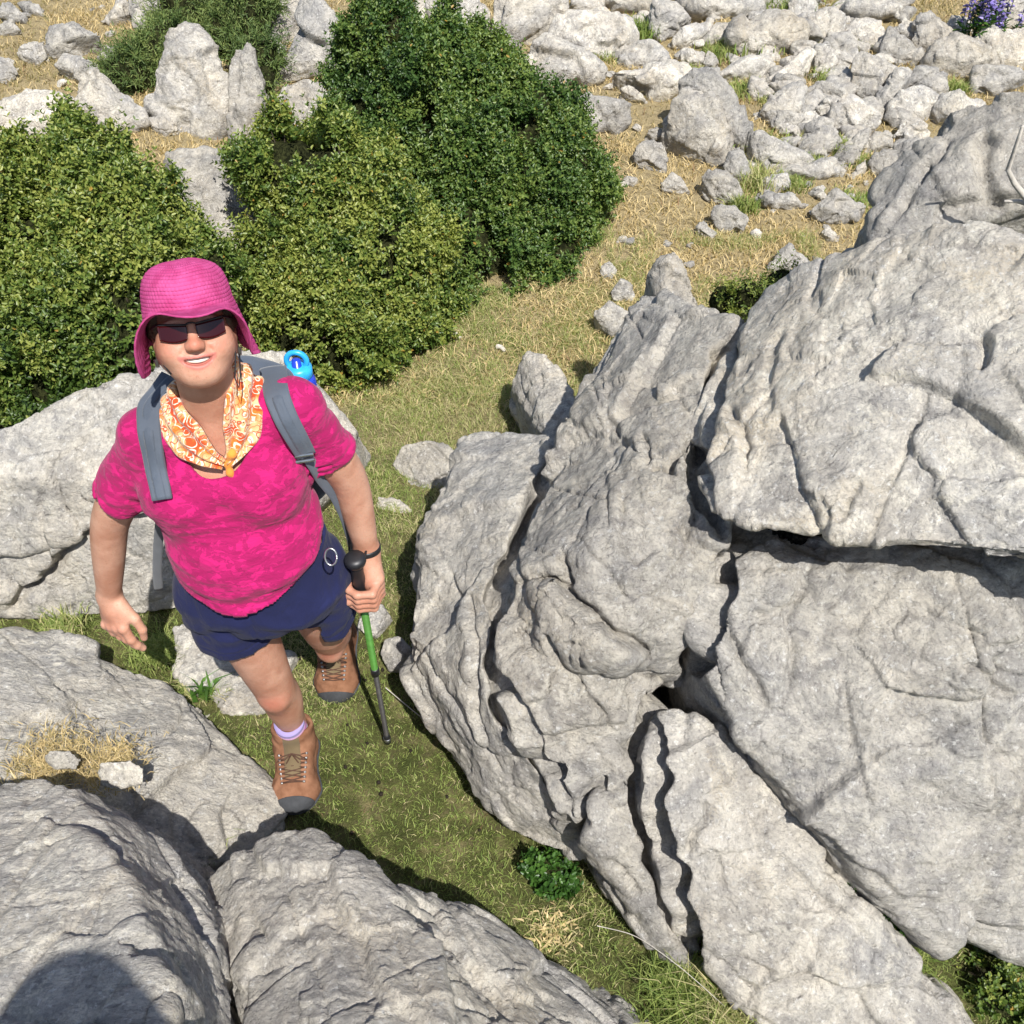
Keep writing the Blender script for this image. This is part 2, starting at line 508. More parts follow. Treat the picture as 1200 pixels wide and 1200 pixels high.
EDGE_AB = ([(648, 520), (640, 560), (606, 640), (580, 700), (582, 800), (606, 858), (650, 900), (690, 985)], .030, .085, 0, .1)
EDGE_BC = ([(800, 800), (768, 830), (760, 880), (758, 950), (772, 1005), (790, 1060), (815, 1130)], .036, .15, 0, .1)
EDGE_BD = ([(866, 378), (840, 450), (832, 500), (815, 540), (840, 600), (848, 640)], .026, .09, 0, .1)
EDGE_BE = ([(850, 640), (846, 690), (828, 750), (806, 790)], .028, .11, 0, .1)
# ------------------------------------------------------------------ the outcrop on the right: blocks with cracks between them
rock('long pale block at the left edge of the right outcrop, beside the trekking pole', [
    block([(540, 515, .50), (565, 508, .52), (605, 510, .56), (650, 508, .60), (500, 640, .44), (472, 745, .37), (478, 790, .27), (520, 868, .16),
           (570, 925, .10), (600, 975, .06), (690, 1012, .10), (660, 905, .32), (612, 860, .43), (590, 800, .50), (580, 720, .55), (606, 640, .57), (640, 560, .58)], 0.28)],
    voxel=0.0075, size=0.55, amp=0.9, axis=(0.8, 0.25, 0.5), cracks=[EDGE_AB, 
    ([(548, 690), (556, 760), (560, 800), (566, 860), (568, 900)], .010, .02, .022, .07),
    ([(640, 575), (628, 600), (618, 640)], .012, .025, 0, .05)])
rock('tall ridged middle block of the right outcrop, split by a dark diagonal crack', [
    block([(745, 345, .92), (772, 340, .96), (832, 370, 1.04), (866, 377, 1.05), (716, 405, .86), (690, 445, .80), (655, 515, .72), (612, 615, .70), (588, 690, .66),
           (838, 465, .98), (812, 540, .93), (852, 640, .85), (838, 735, .70), (800, 790, .56), (650, 650, .76), (700, 640, .82), (640, 760, .64), (700, 760, .68)], 0.42),
    block([(588, 690, .66), (583, 740, .62), (588, 800, .57), (612, 855, .50), (655, 900, .38), (685, 975, .22), (700, 1000, .16), (745, 1075, .06), (800, 1130, .02),
           (815, 1110, .04), (780, 1030, .17), (768, 950, .28), (760, 880, .39), (770, 800, .52), (690, 750, .66)], 0.3)],
    voxel=0.0075, size=0.6, amp=1.0, axis=(0.7, 0.3, 0.6), cracks=[EDGE_AB, EDGE_BC, EDGE_BD, EDGE_BE, 
    ([(618, 668), (660, 688), (668, 700), (705, 735), (735, 752), (768, 775)], .016, .06, .045, .10),
    ([(655, 645), (668, 690)], .012, .04, .02, .06),
    ([(640, 722), (662, 770), (680, 812), (705, 838), (720, 862)], .010, .035, .015, .06),
    ([(665, 1015), (690, 930), (712, 905)], .02, .05, .03, .08),
    ([(700, 1000), (735, 1030), (748, 1060)], .010, .03, .012, .04),
    ([(690, 1000), (720, 1045), (735, 1085)], .012, .03, .015, .05),
    ([(755, 545), (785, 556), (800, 530), (822, 505)], .012, .05, .03, .06),
    ([(748, 505), (757, 548)], .010, .03, .02, .05),
    ([(668, 570), (690, 575), (708, 555)], .006, .015, .01, .04),
    ([(735, 560), (728, 600), (728, 640), (745, 662), (780, 640)], .008, .015, .018, .06),
    ([(820, 600), (800, 620), (805, 640)], .012, .03, .02, .05)])
rock('long tongue-shaped slab lying in the lower right outcrop below the overhang shadow', [
    block([(775, 835, .52), (795, 828, .53), (825, 845, .52), (872, 882, .43), (764, 880, .50), (759, 940, .43), (771, 1000, .33), (788, 1060, .24), (818, 1125, .13),
           (915, 945, .35), (972, 1030, .24), (1040, 1110, .13), (1130, 1195, .06), (1150, 1240, .04), (900, 1230, .02), (850, 900, .44), (850, 1000, .36), (950, 1100, .2)], 0.3, -0.2)],
    voxel=0.0075, size=0.55, amp=0.85, cracks=[EDGE_BC, 
    ([(822, 935), (828, 955), (815, 975), (803, 1005)], .010, .03, .01, .04),
    ([(1090, 1140), (1060, 1110), (1030, 1080)], .008, .012, .01, .04),
    ([(840, 1000), (850, 1045)], .010, .012, 0, .04)])
rock('large dull grey slab at the right edge below the dark overhang', [
    block([(852, 692, .76), (868, 668, .76), (900, 664, .75), (955, 672, .76), (985, 652, .80), (1080, 640, .88), (1200, 672, .92), (1300, 704, .92), (818, 765, .66), (822, 800, .61), (872, 862, .56),
           (915, 890, .53), (985, 955, .46), (1038, 1052, .32), (1102, 1108, .18), (1200, 1135, .06), (1330, 1150, .06), (1000, 800, .66), (1150, 820, .68)], 0.3, -0.15,
          extra=[(1.35, 2.0, .90), (.85, 2.05, .80), (.5, 2.05, .74), (1.3, 2.0, -.1), (.4, 2.0, -.1)])],
    voxel=0.008, size=0.75, amp=0.8, mat='rock_grey', cracks=[EDGE_BE, 
    ([(846, 705), (850, 745), (868, 780), (890, 815), (905, 835)], .014, .035, .03, .07),
    ([(955, 655), (935, 690), (920, 720), (925, 780), (912, 830)], .010, .02, .014, .08),
    ([(868, 722), (905, 718), (935, 700), (955, 682)], .009, .02, -.015, .06),
    ([(1120, 775), (1150, 790), (1165, 810), (1200, 815)], .012, .03, .02, .08),
    ([(1200, 740), (1165, 760), (1160, 800)], .010, .02, .02, .06),
    ([(1000, 650), (985, 690), (960, 720)], .012, .015, .012, .08)])
rock('huge bright rounded boulder overhanging the grey slab at the right edge', [
    block([(868, 380, 1.06), (905, 345, 1.13), (940, 322, 1.20), (1030, 292, 1.34), (1095, 264, 1.42), (1150, 262, 1.45), (1210, 280, 1.45), (1330, 320, 1.45),
           (842, 450, 1.02), (830, 500, .98), (845, 560, .95)], .3, .7),
    [P(*f) for f in [(868, 380, 1.06), (842, 450, 1.02), (832, 500, .98), (838, 560, .96), (836, 600, .97), (860, 612, .98), (905, 562, 1.02), (960, 560, 1.05), (1010, 574, 1.06), (1090, 608, 1.08), (1200, 653, 1.11),
           (1320, 690, 1.08), (1030, 292, 1.34), (1150, 262, 1.45), (1330, 320, 1.45), (940, 322, 1.2), (1040, 480, 1.2), (1180, 520, 1.24)]] +
    [np.array(e) for e in [(.5, 1.95, .90), (.9, 1.8, .97), (1.4, 1.7, 1.02), (1.5, 2.4, .9), (.55, 2.4, .8)]]],
    voxel=0.008, size=0.85, amp=0.75, mat='rock_pale', strat=0.7, cracks=[EDGE_BD, 
    ([(1150, 395), (1152, 420), (1140, 432)], .014, .035, .01, .04),
    ([(1010, 560), (990, 600), (975, 610)], .012, .03, .02, .07),
    ([(850, 470), (868, 500), (875, 520), (862, 580)], .012, .02, .025, .07),
    ([(920, 380), (900, 440), (890, 500)], .02, .012, 0, .07)])
rock('pointed grey rock standing behind the bright overhanging boulder', [
    block([(1015, 300, .95), (1022, 255, 1.0), (1032, 215, 1.05), (1075, 172, 1.15), (1115, 140, 1.22), (1180, 112, 1.32), (1225, 125, 1.32), (1330, 200, 1.2), (1330, 330, .7), (1060, 320, .8)], 0.5)],
    voxel=0.012, size=0.55, amp=1.0, mat='rock_grey', axis=(0.9, 0.1, 0.3), cracks=[
    ([(1120, 150), (1085, 200), (1075, 215), (1040, 265), (1020, 290)], .014, .03, .03, .08),
    ([(1155, 150), (1150, 200), (1160, 225), (1180, 250)], .03, .05, .02, .08)])
rock('upright wedge of rock poking up behind the top of the right outcrop', [
    block([(752, 365, .62), (762, 320, .78), (772, 301, .84), (790, 296, .86), (803, 315, .82), (822, 358, .74), (826, 372, .7), (775, 370, .72)], 0.22)],
    voxel=0.009, size=0.3, amp=0.8, axis=(1, 0, .3))
rock('grey knuckle of rock rising behind the left edge of the right outcrop', [
    block([(600, 455, .24), (620, 415, .36), (640, 418, .38), (662, 440, .36), (676, 470, .36), (680, 500, .34), (640, 520, .3), (622, 490, .26)], 0.22)],
    voxel=0.008, size=0.3, axis=(1, .3, .2))
rock('shadowed fin of rock under the left flank of the tall middle block', [
    block([(690, 455, .56), (712, 415, .62), (735, 370, .66), (752, 380, .7), (720, 440, .6), (690, 470, .5)], 0.2)],
    voxel=0.009, size=0.25)
# ------------------------------------------------------------------ rocks at the photographer's feet and on the left
rock('big peaked rock in the near left corner with a pale ridge', [
    block([(-60, 925, .62), (0, 915, .62), (52, 910, .64), (75, 925, .66), (130, 985, .74), (165, 1080, .82), (190, 1150, .85), (200, 1260, .9), (60, 1260, .88), (-80, 1200, .75), (-150, 1000, .6)], 0.1, -0.1,
          extra=[P(150, 962, .55), P(240, 1028, .34), P(285, 1100, .22), P(312, 1160, .16), P(330, 1240, .12), P(250, 1030, 0), P(330, 1240, -.1)])],
    voxel=0.006, size=0.6, amp=0.75, mat='rock_streak', axis=(.8, -.5, .3), strat=1.4, cracks=[
    ([(90, 960), (130, 985), (145, 1015)], .02, .02, .02, .06),
    ([(140, 1085), (165, 1110), (200, 1150), (240, 1190)], .02, .02, .03, .08)])
rock('broad grey rock at the bottom centre, right of the peaked corner rock', [
    block([(245, 1030, .36), (275, 1003, .42), (330, 984, .46), (365, 978, .47), (392, 990, .46), (412, 1020, .46), (470, 1050, .50), (250, 1100, .42), (300, 1260, .62), (420, 1260, .72), (520, 1260, .7), (520, 1100, .56)], 0.14, -0.1),
    block([(440, 1040, .46), (475, 1034, .40), (500, 1050, .36), (560, 1085, .30), (620, 1140, .22), (690, 1176, .1), (740, 1200, .04), (790, 1260, .0), (600, 1260, .5), (500, 1260, .7), (470, 1060, .5)], 0.12, -0.1)],
    voxel=0.006, size=0.5, amp=0.8, mat='rock', cracks=[
    ([(448, 1040), (480, 1062), (505, 1090), (540, 1110), (575, 1160), (600, 1200)], .008, .02, -.015, .05),
    ([(290, 1060), (305, 1090), (312, 1130)], .006, .012, .008, .04),
    ([(362, 1000), (355, 1040), (380, 1080)], .006, .008, .006, .05),
    ([(385, 1080), (400, 1095)], .008, .01, 0, .03)])
rock('broad low streaky rock at the left beside the front boot', [
    block([(-120, 735, .34), (0, 742, .30), (60, 748, .28), (120, 775, .22), (190, 800, .18), (235, 840, .13), (290, 890, .10), (325, 935, .07), (337, 965, .04), (330, 990, .02), (290, 1015, .04), (150, 1010, .24), (0, 1000, .36), (-120, 950, .4),
           (100, 850, .3), (200, 880, .22), (0, 820, .36)], 0.12, -0.15)],
    voxel=0.007, size=0.6, amp=0.75, mat='rock_streak', axis=(.5, .8, .4), strat=1.5, cracks=[
    ([(0, 850), (40, 840), (80, 850), (130, 848)], .02, .02, 0, .06),
    ([(270, 930), (262, 960), (275, 1000)], .012, .02, .012, .05)])
rock('large smooth rock behind the hiker on the left, cut by a slanting crack', [
    block([(-80, 545, .58), (0, 510, .63), (40, 482, .68), (90, 455, .72), (135, 437, .74), (172, 437, .72), (240, 415, .66), (300, 405, .6), (330, 408, .56), (345, 430, .5), (400, 478, .36), (418, 505, .3), (420, 540, .18),
           (330, 640, .1), (240, 712, .06), (100, 728, .06), (0, 720, .08), (-80, 700, .1), (60, 560, .56), (160, 560, .54), (200, 600, .42)], 0.3, -0.15)],
    voxel=0.009, size=0.65, amp=0.62, mat='rock', strat=0.7, cracks=[
    ([(240, 588), (205, 592), (155, 605), (112, 618), (92, 632), (70, 655), (62, 664), (35, 690), (0, 722)], .016, .06, .045, .12),
    ([(190, 705), (210, 690), (240, 688)], .008, .02, .01, .04)])
rock('pale flat slab in the path behind the front leg', [
    block([(200, 735, .1), (230, 722, .12), (300, 750, .1), (345, 765, .07), (330, 790, .04), (310, 835, .03), (270, 838, .03), (235, 815, .06), (205, 790, .07)], 0.06, -.1)],
    voxel=0.007, size=0.28, amp=0.8, mat='rock_pale')
rock('rounded pale stone on the grass left of the right outcrop', [
    block([(460, 545, .06), (470, 522, .12), (495, 515, .15), (525, 520, .15), (537, 535, .13), (530, 562, .06), (512, 584, .0), (485, 572, .02)], 0.08, -.1)],
    voxel=0.006, size=0.18, amp=0.9, name='stone', cat='stone')
rock('small grey stone in the grass right of the trekking pole', [
    block([(445, 765, .05), (452, 748, .08), (470, 746, .1), (482, 760, .1), (482, 785, .03), (455, 788, .02)], 0.08, -.1)],
    voxel=0.005, size=0.12, amp=0.9, name='stone', cat='stone')
rock('pale chunk of stone behind the hand on the pole', [
    block([(418, 735, .02), (425, 705, .07), (448, 708, .08), (458, 722, .04), (440, 745, .02)], 0.06, -.1)],
    voxel=0.005, size=0.12, name='stone', cat='stone', mat='rock_pale')
rock('small rugged white stone right of the hiker\'s left elbow', [
    block([(440, 598, .02), (445, 583, .06), (470, 585, .06), (482, 597, .04), (472, 610, .01), (450, 610, .01)], 0.06, -.1)],
    voxel=0.005, size=0.12, name='stone', cat='stone', mat='rock_pale')
rock('flat white flake of stone above the rugged white stone', [
    block([(437, 570, .02), (450, 564, .03), (463, 572, .02), (450, 580, .01)], 0.04, -.08)],
    voxel=0.005, size=0.1, amp=.6, name='stone', cat='stone', mat='rock_pale')
rock('flat pale stone on the grass pocket of the broad left rock, further right', [
    [P(*f) for f in [(112, 905, .40), (118, 893, .43), (150, 890, .44), (168, 900, .43), (168, 920, .4), (140, 926, .38), (120, 922, .38), (140, 915, .3)]]],
    voxel=0.005, size=0.1, name='stone', cat='stone', mat='rock_pale', amp=.7)
rock('small pale stone on the grass pocket of the broad left rock, further left', [
    [P(*f) for f in [(50, 888, .40), (58, 880, .42), (82, 880, .42), (95, 892, .41), (90, 902, .39), (65, 903, .38), (70, 895, .3)]]],
    voxel=0.005, size=0.08, name='stone', cat='stone', mat='rock_pale', amp=.7)

def black_moss():
    bm = bmesh.new(); r = random.Random(3)
    for px, py, w in ((915, 625, .035), (935, 628, .045), (955, 632, .04), (940, 642, .035), (972, 634, .025), (897, 618, .016)):
        c = P(px, py, .785 + .02 * r.random()) + np.array((0, .02, 0))
        hull_bm(bm, [c + w * np.array((r.gauss(0, .7), r.gauss(0, .5), r.gauss(0, .45))) for _ in range(14)])
    me = remeshed(bm, .006, 1); V = get_v(me); set_v(me, V + get_n(me) * (.012 * fbm(V * 60, 3, 5, .6, True))[:, None])
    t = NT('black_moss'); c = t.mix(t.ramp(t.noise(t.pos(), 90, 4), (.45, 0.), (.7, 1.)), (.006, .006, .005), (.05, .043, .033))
    tag(link('black_moss', me, t.done(t.bsdf(c, .95, t.bump(t.noise(t.pos(), 200, 4), 1., .004), .1))), 'clump of black dry moss in the dark pocket under the overhang', 'moss')
black_moss()
# ------------------------------------------------------------------ the field of boulders behind
GB = 'limestone boulders on the slope behind'
far_rocks = [
 ("long pale rock behind the top of the left bush", 'rock_pale', [(0,118),(30,112),(75,110),(85,113),(88,140),(60,165),(0,168)]),
 ("peaked pale rock with a white streak above the left bush", 'rock_pale', [(80,118),(100,88),(112,80),(140,110),(165,125),(170,140),(150,154),(130,158),(90,145)]),
 ("tall upright boulder with a vertical crack in front of the dark juniper", 'rock_far', [(172,118),(195,60),(205,42),(216,30),(230,32),(241,45),(250,65),(268,94),(262,112),(260,140),(240,156),(222,150),(190,140),(174,128)]),
 ("small stone at the left foot of the tall upright boulder", 'rock_far', [(174,140),(190,136),(205,148),(192,160),(178,152)]),
 ("slim pinnacle right of the tall upright boulder", 'rock_far', [(268,150),(275,105),(272,90),(280,62),(290,52),(298,58),(298,80),(308,110),(314,132),(302,160),(275,166)]),
 ("humped bluish grey rock in the dry grass at upper left", 'rock_grey', [(54,60),(60,32),(85,26),(100,38),(117,42),(95,50),(75,58),(58,68)]),
 ("small rock left of the humped bluish grey rock", 'rock_far', [(20,62),(35,50),(50,48),(52,62),(45,76),(28,70)]),
 ("split rock in the dry grass just above the peaked pale rock", 'rock_far', [(65,76),(75,64),(95,64),(112,82),(97,97),(80,84)]),
 ("leaning rock at the top edge left of the juniper", 'rock_far', [(118,24),(135,3),(155,0),(153,18),(128,30)]),
 ("purplish block touching the left side of the juniper", 'rock_grey', [(152,12),(155,-8),(195,-8),(210,18),(195,26),(176,38),(160,33)]),
 ("flat slab in the far top left corner", 'rock_grey', [(-5,6),(12,5),(30,18),(28,26),(0,22)]),
 ("grey slab below the one in the far top left corner", 'rock_grey', [(-5,28),(15,25),(23,35),(0,42)]),
 ("steep grey rock cut by the left edge of the picture", 'rock_grey', [(-6,64),(12,68),(20,85),(8,98),(-6,96)]),
 ("low stone under the left end of the juniper", 'rock_far', [(113,66),(130,54),(141,62),(130,76),(118,72)]),
 ("pale low ridge of rock near the top left corner", 'rock_grey', [(20,2),(45,4),(50,18),(32,14)]),
 ("dark bellied boulder at the top between the juniper and the big bush", 'rock_far', [(312,34),(313,-6),(360,-8),(360,12),(350,28),(335,50),(318,46)]),
 ("large smooth bluish slab leaning beside the big bush", 'rock_grey', [(320,97),(335,70),(345,48),(358,20),(365,-4),(378,-4),(395,24),(407,37),(395,46),(388,80),(375,86),(350,88),(335,97)]),
 ("small triangular stone under the dark bellied boulder", 'rock_pale', [(305,48),(320,45),(335,54),(333,68),(320,72)]),
 ("domed pale rock showing above the lower front bush", 'rock_far', [(318,150),(322,128),(335,98),(355,91),(375,98),(388,112),(388,140),(360,165)]),
 ("upright pale rock behind the top of the big bush at its left", 'rock_pale', [(405,52),(412,18),(418,-6),(452,-8),(450,30),(425,55)]),
 ("rounded rock behind the top of the big bush at its right", 'rock_far', [(498,10),(508,-8),(560,-8),(569,15),(563,40),(540,52),(515,40)]),
 ("low rock showing between two shoots on top of the big bush", 'rock_pale', [(462,14),(470,-6),(500,-6),(500,22),(480,30)]),
 ("long sloping rock crossing beside the head of the hiker between the bushes", 'rock', [(195,182),(212,176),(235,195),(268,200),(278,188),(290,205),(312,248),(316,275),(300,310),(262,330),(240,300),(225,240)]),
 ("large slanting slab at the top right of the big bush", 'rock_far', [(578,30),(582,-8),(662,-8),(662,14),(655,30),(648,42),(630,50),(605,52),(586,48)]),
 ("broad pale slab right of the slanting slab by the big bush", 'rock_pale', [(645,46),(656,20),(666,10),(700,20),(735,24),(742,42),(736,56),(725,64),(702,68),(680,62)]),
 ("rugged block with a white patch just right of the big bush", 'rock_far', [(618,75),(630,50),(641,41),(665,58),(690,65),(706,78),(706,90),(690,97),(660,102),(632,92)]),
 ("flat-topped grey block right beside the big bush", 'rock_grey', [(655,122),(668,116),(690,114),(738,121),(737,142),(718,156),(700,152),(680,156),(662,140)]),
 ("round-backed rock above the white ledge", 'rock_far', [(733,62),(745,50),(765,51),(780,64),(788,78),(760,80),(737,76)]),
 ("whitish broken ledge above the dry grass", 'rock_pale', [(714,82),(730,77),(765,76),(802,76),(812,92),(796,106),(772,114),(752,106),(725,98)]),
 ("smooth dark grey wedge near the top centre right", 'rock_grey', [(760,18),(765,0),(790,4),(809,20),(795,36),(772,46),(764,34)]),
 ("low whaleback rock right of the dark grey wedge", 'rock_pale', [(786,48),(800,34),(832,26),(832,38),(810,52),(793,55)]),
 ("low rock touching the top edge left of the dark grey wedge", 'rock_pale', [(708,4),(715,-8),(745,-6),(772,2),(762,13),(735,13)]),
 ("small white sliver of rock lying above the dry grass", 'rock_pale', [(728,104),(736,100),(746,108),(758,121),(735,114)]),
 ("big bulging boulder standing in the dry grass", 'rock_far', [(784,138),(788,118),(800,105),(812,101),(826,105),(836,115),(844,128),(850,150),(858,166),(846,190),(836,190),(812,172),(798,155),(788,150)]),
 ("dark furrowed crest behind the big bulging boulder", 'rock_grey', [(802,97),(812,84),(830,82),(850,94),(864,106),(871,122),(873,142),(882,152),(886,172),(868,182),(850,160)]),
 ("two-humped grey stone in the dry grass left of the bulging boulder", 'rock_grey', [(744,178),(755,168),(775,167),(781,180),(779,201),(760,201),(747,196)]),
 ("tilted grey stone in the middle of the dry grass", 'rock_grey', [(774,214),(788,202),(798,208),(807,224),(792,228),(778,223)]),
 ("flat stone above the two-humped grey stone", 'rock_far', [(757,156),(768,149),(783,152),(784,163),(765,166)]),
 ("smooth oval grey stone below the bulging boulder", 'rock_grey', [(822,208),(830,197),(850,203),(866,214),(869,230),(860,239),(846,235),(832,225)]),
 ("upright slab at the foot of the bulging boulder", 'rock_grey', [(849,206),(855,180),(867,174),(879,200),(876,216),(860,212)]),
 ("squarish grey stone alone in the lower dry grass", 'rock_grey', [(834,250),(845,241),(862,241),(875,256),(868,270),(848,273),(840,264)]),
 ("narrow stone left of the squarish grey stone", 'rock_grey', [(816,266),(825,259),(839,272),(835,282),(822,276)]),
 ("flat grey stone in the dry grass next to the big bush", 'rock_grey', [(721,216),(735,207),(747,210),(741,219),(725,221)]),
 ("long low grey stone at the right of the dry grass", 'rock_grey', [(888,230),(900,222),(930,224),(946,240),(922,246),(898,242)]),
 ("knobbly grey rock beside the pointed grey rock", 'rock_grey', [(954,246),(965,234),(980,219),(995,227),(1016,240),(1010,257),(985,264),(963,259)]),
 ("low smooth slab sloping down right of the furrowed crest", 'rock_far', [(880,150),(898,156),(920,173),(945,179),(957,191),(930,200),(903,197),(884,182)]),
 ("long flat slab lying across the turf right of centre", 'rock_far', [(905,202),(940,189),(975,184),(993,198),(985,209),(948,208),(918,208)]),
 ("small pale stone at the left end of the long flat slab", 'rock_pale', [(893,213),(905,204),(922,204),(926,219),(908,226)]),
 ("grey stone behind the small shrub on the ridge", 'rock_grey', [(902,314),(912,294),(925,287),(938,297),(952,312),(940,322),(915,322)]),
 ("whitish stone just above the left flank of the outcrop", 'rock_pale', [(715,342),(728,328),(742,334),(741,351),(720,353)]),
 ("rounded stone between the big bush and the outcrop", 'rock', [(700,364),(715,355),(735,368),(738,388),(716,396),(706,380)]),
 ("small stone half hidden under the right edge of the big bush", 'rock', [(704,312),(714,306),(724,316),(716,326),(706,322)]),
 ("white pebble in the dry grass", 'rock_pale', [(880,272),(886,268),(893,271),(892,279),(884,280)]),
 ("white bone-like stone at the right of the dry grass", 'rock_pale', [(964,272),(970,267),(978,274),(984,276),(982,284),(970,281)]),
 ("low stone near the top right of the dark wedge", 'rock_far', [(824,44),(840,27),(866,25),(872,40),(850,52),(830,50)]),
 ("long arched rock at the top centre right", 'rock_far', [(858,42),(870,22),(900,8),(925,14),(942,30),(940,46),(930,62),(912,58),(892,42)]),
 ("blunt block under the long arched rock", 'rock_far', [(862,52),(870,41),(900,40),(909,50),(896,60),(885,67),(867,64)]),
 ("long low pale stone under the blunt block", 'rock_pale', [(836,88),(852,80),(875,64),(900,67),(908,76),(890,90),(864,94),(845,93)]),
 ("pale slab pointing down left among the boulders", 'rock_pale', [(897,96),(910,85),(930,71),(946,54),(956,60),(945,84),(928,93),(908,101)]),
 ("blocky pale stone right of the slab pointing down left", 'rock_pale', [(955,82),(955,54),(968,51),(985,60),(979,82),(965,87)]),
 ("knob of stone left of the tall furrowed boulder", 'rock_far', [(977,64),(990,58),(999,70),(991,83),(979,80)]),
 ("jagged rock right of the bulging boulder", 'rock_far', [(893,132),(910,105),(930,97),(945,100),(941,126),(926,142),(908,150)]),
 ("low grey stone above the jagged rock", 'rock_grey', [(944,105),(960,96),(975,97),(979,109),(968,117),(950,114)]),
 ("small stone standing among grass left of the round cracked boulder", 'rock_pale', [(937,147),(944,132),(956,129),(966,145),(953,157),(941,157)]),
 ("grey boulder with a dark hole below the round cracked boulder", 'rock_grey', [(941,166),(958,149),(975,146),(987,165),(978,176),(960,182),(945,177)]),
 ("round pale boulder with a crack in the right boulder heap", 'rock_pale', [(974,137),(980,118),(990,107),(1003,111),(1025,127),(1031,136),(1018,149),(1000,160),(984,156)]),
 ("small whitish stone touching the round cracked boulder", 'rock_pale', [(958,126),(975,114),(982,130),(968,140)]),
 ("rugged rock along the top edge right of the dark wedge", 'rock_far', [(800,6),(805,-8),(885,-8),(891,10),(862,23),(832,21),(810,15)]),
 ("boxy rock at the top edge beside a green tuft", 'rock_far', [(922,22),(930,-6),(956,-6),(957,22),(942,27)]),
 ("wide rock below the boxy rock at the top edge", 'rock_far', [(938,44),(948,18),(976,8),(991,20),(988,45),(962,52)]),
 ("pale rock in the top row of the right boulder heap", 'rock_pale', [(991,38),(1004,24),(1030,27),(1037,45),(1015,53),(998,50)]),
 ("pale boulder at the very top above the heap", 'rock_pale', [(985,14),(998,-4),(1032,-6),(1062,4),(1052,22),(1010,24)]),
 ("clean grey tilted block near the top of the right heap", 'rock_grey', [(1032,60),(1043,33),(1055,39),(1079,60),(1084,71),(1070,77),(1054,74)]),
 ("small upright stone on top of the right heap", 'rock_far', [(1051,36),(1060,21),(1071,25),(1076,40),(1068,50)]),
 ("warm grey boulder left of the blue flowers", 'rock_far', [(1068,46),(1075,19),(1090,14),(1117,35),(1106,52),(1090,62),(1077,57)]),
 ("broad shaded boulder below the blue flowers", 'rock_far', [(1086,68),(1100,49),(1120,41),(1146,47),(1167,56),(1171,76),(1155,84),(1128,92),(1102,90)]),
 ("big ochre-stained boulder at the right edge near the top", 'rock_pale', [(1143,46),(1158,34),(1210,28),(1210,80),(1172,80),(1163,62)]),
 ("flat grey block lying in grass below the ochre-stained boulder", 'rock_grey', [(1141,104),(1145,82),(1165,79),(1197,79),(1199,93),(1180,102),(1158,110)]),
 ("tall furrowed boulder in the middle of the right heap", 'rock_far', [(995,100),(1000,69),(1010,59),(1025,67),(1046,80),(1041,97),(1028,120),(1012,114)]),
 ("smooth leaning slab against the tall furrowed boulder", 'rock_grey', [(1026,120),(1035,100),(1048,79),(1063,77),(1069,85),(1055,107),(1040,128),(1030,130)]),
 ("grey cube-like stone right of the leaning slab", 'rock_grey', [(1062,100),(1072,76),(1090,79),(1109,90),(1113,106),(1100,115),(1078,107)]),
 ("cracked pale boulder in the front of the right heap", 'rock_pale', [(1044,127),(1058,106),(1080,101),(1099,112),(1096,132),(1080,142),(1060,140)]),
 ("pale boulder just above the pointed grey rock", 'rock_pale', [(1095,127),(1105,111),(1120,106),(1152,120),(1157,132),(1140,143),(1116,148),(1103,140)]),
 ("pale stone with reddish soil beside it in the right heap", 'rock_pale', [(1049,160),(1059,142),(1076,140),(1090,155),(1086,168),(1064,168)]),
 ("low stone in front of the round cracked boulder", 'rock_far', [(1011,167),(1025,154),(1046,157),(1044,172),(1025,181),(1014,182)]),
 ("grey stone touching the left shoulder of the pointed grey rock", 'rock_grey', [(1019,188),(1034,174),(1051,177),(1052,197),(1036,208),(1024,200)]),
 ("thin dark sided stone under the round cracked boulder", 'rock_grey', [(991,178),(1005,155),(1019,149),(1016,167),(1005,188),(994,188)]),
 ("narrow pale stone in the turf left of the pointed grey rock", 'rock_far', [(993,208),(1014,187),(1017,196),(1000,211)]),
 ("rock in the top right corner", 'rock_far', [(1163,12),(1178,-6),(1210,-8),(1210,28),(1175,31)]),
 ("weathered rock left of the boxy rock at the top edge", 'rock_far', [(890,8),(896,-8),(924,-8),(924,8),(905,12)]),
 ("pale lump of stone above the knob of stone", 'rock_pale', [(958,30),(968,20),(988,24),(992,38),(972,46)]),
 ("pale stone in the gap right of the warm grey boulder", 'rock_pale', [(1108,30),(1120,18),(1135,24),(1140,40),(1122,44)]),
 ("low stone at the top edge between the slabs", 'rock_far', [(668,6),(676,-8),(706,-8),(706,12),(690,18)]),
 ("pale stone in the turf above the whitish ledge", 'rock_pale', [(800,62),(812,56),(826,62),(828,76),(806,76)]),
 ("white angular stone among the tufts right of the ledge", 'rock_pale', [(824,74),(830,60),(838,64),(842,74),(834,80)]),
]
for lab, mt, pl in far_rocks:
    poly_rock(lab, pl, mt, group=GB)

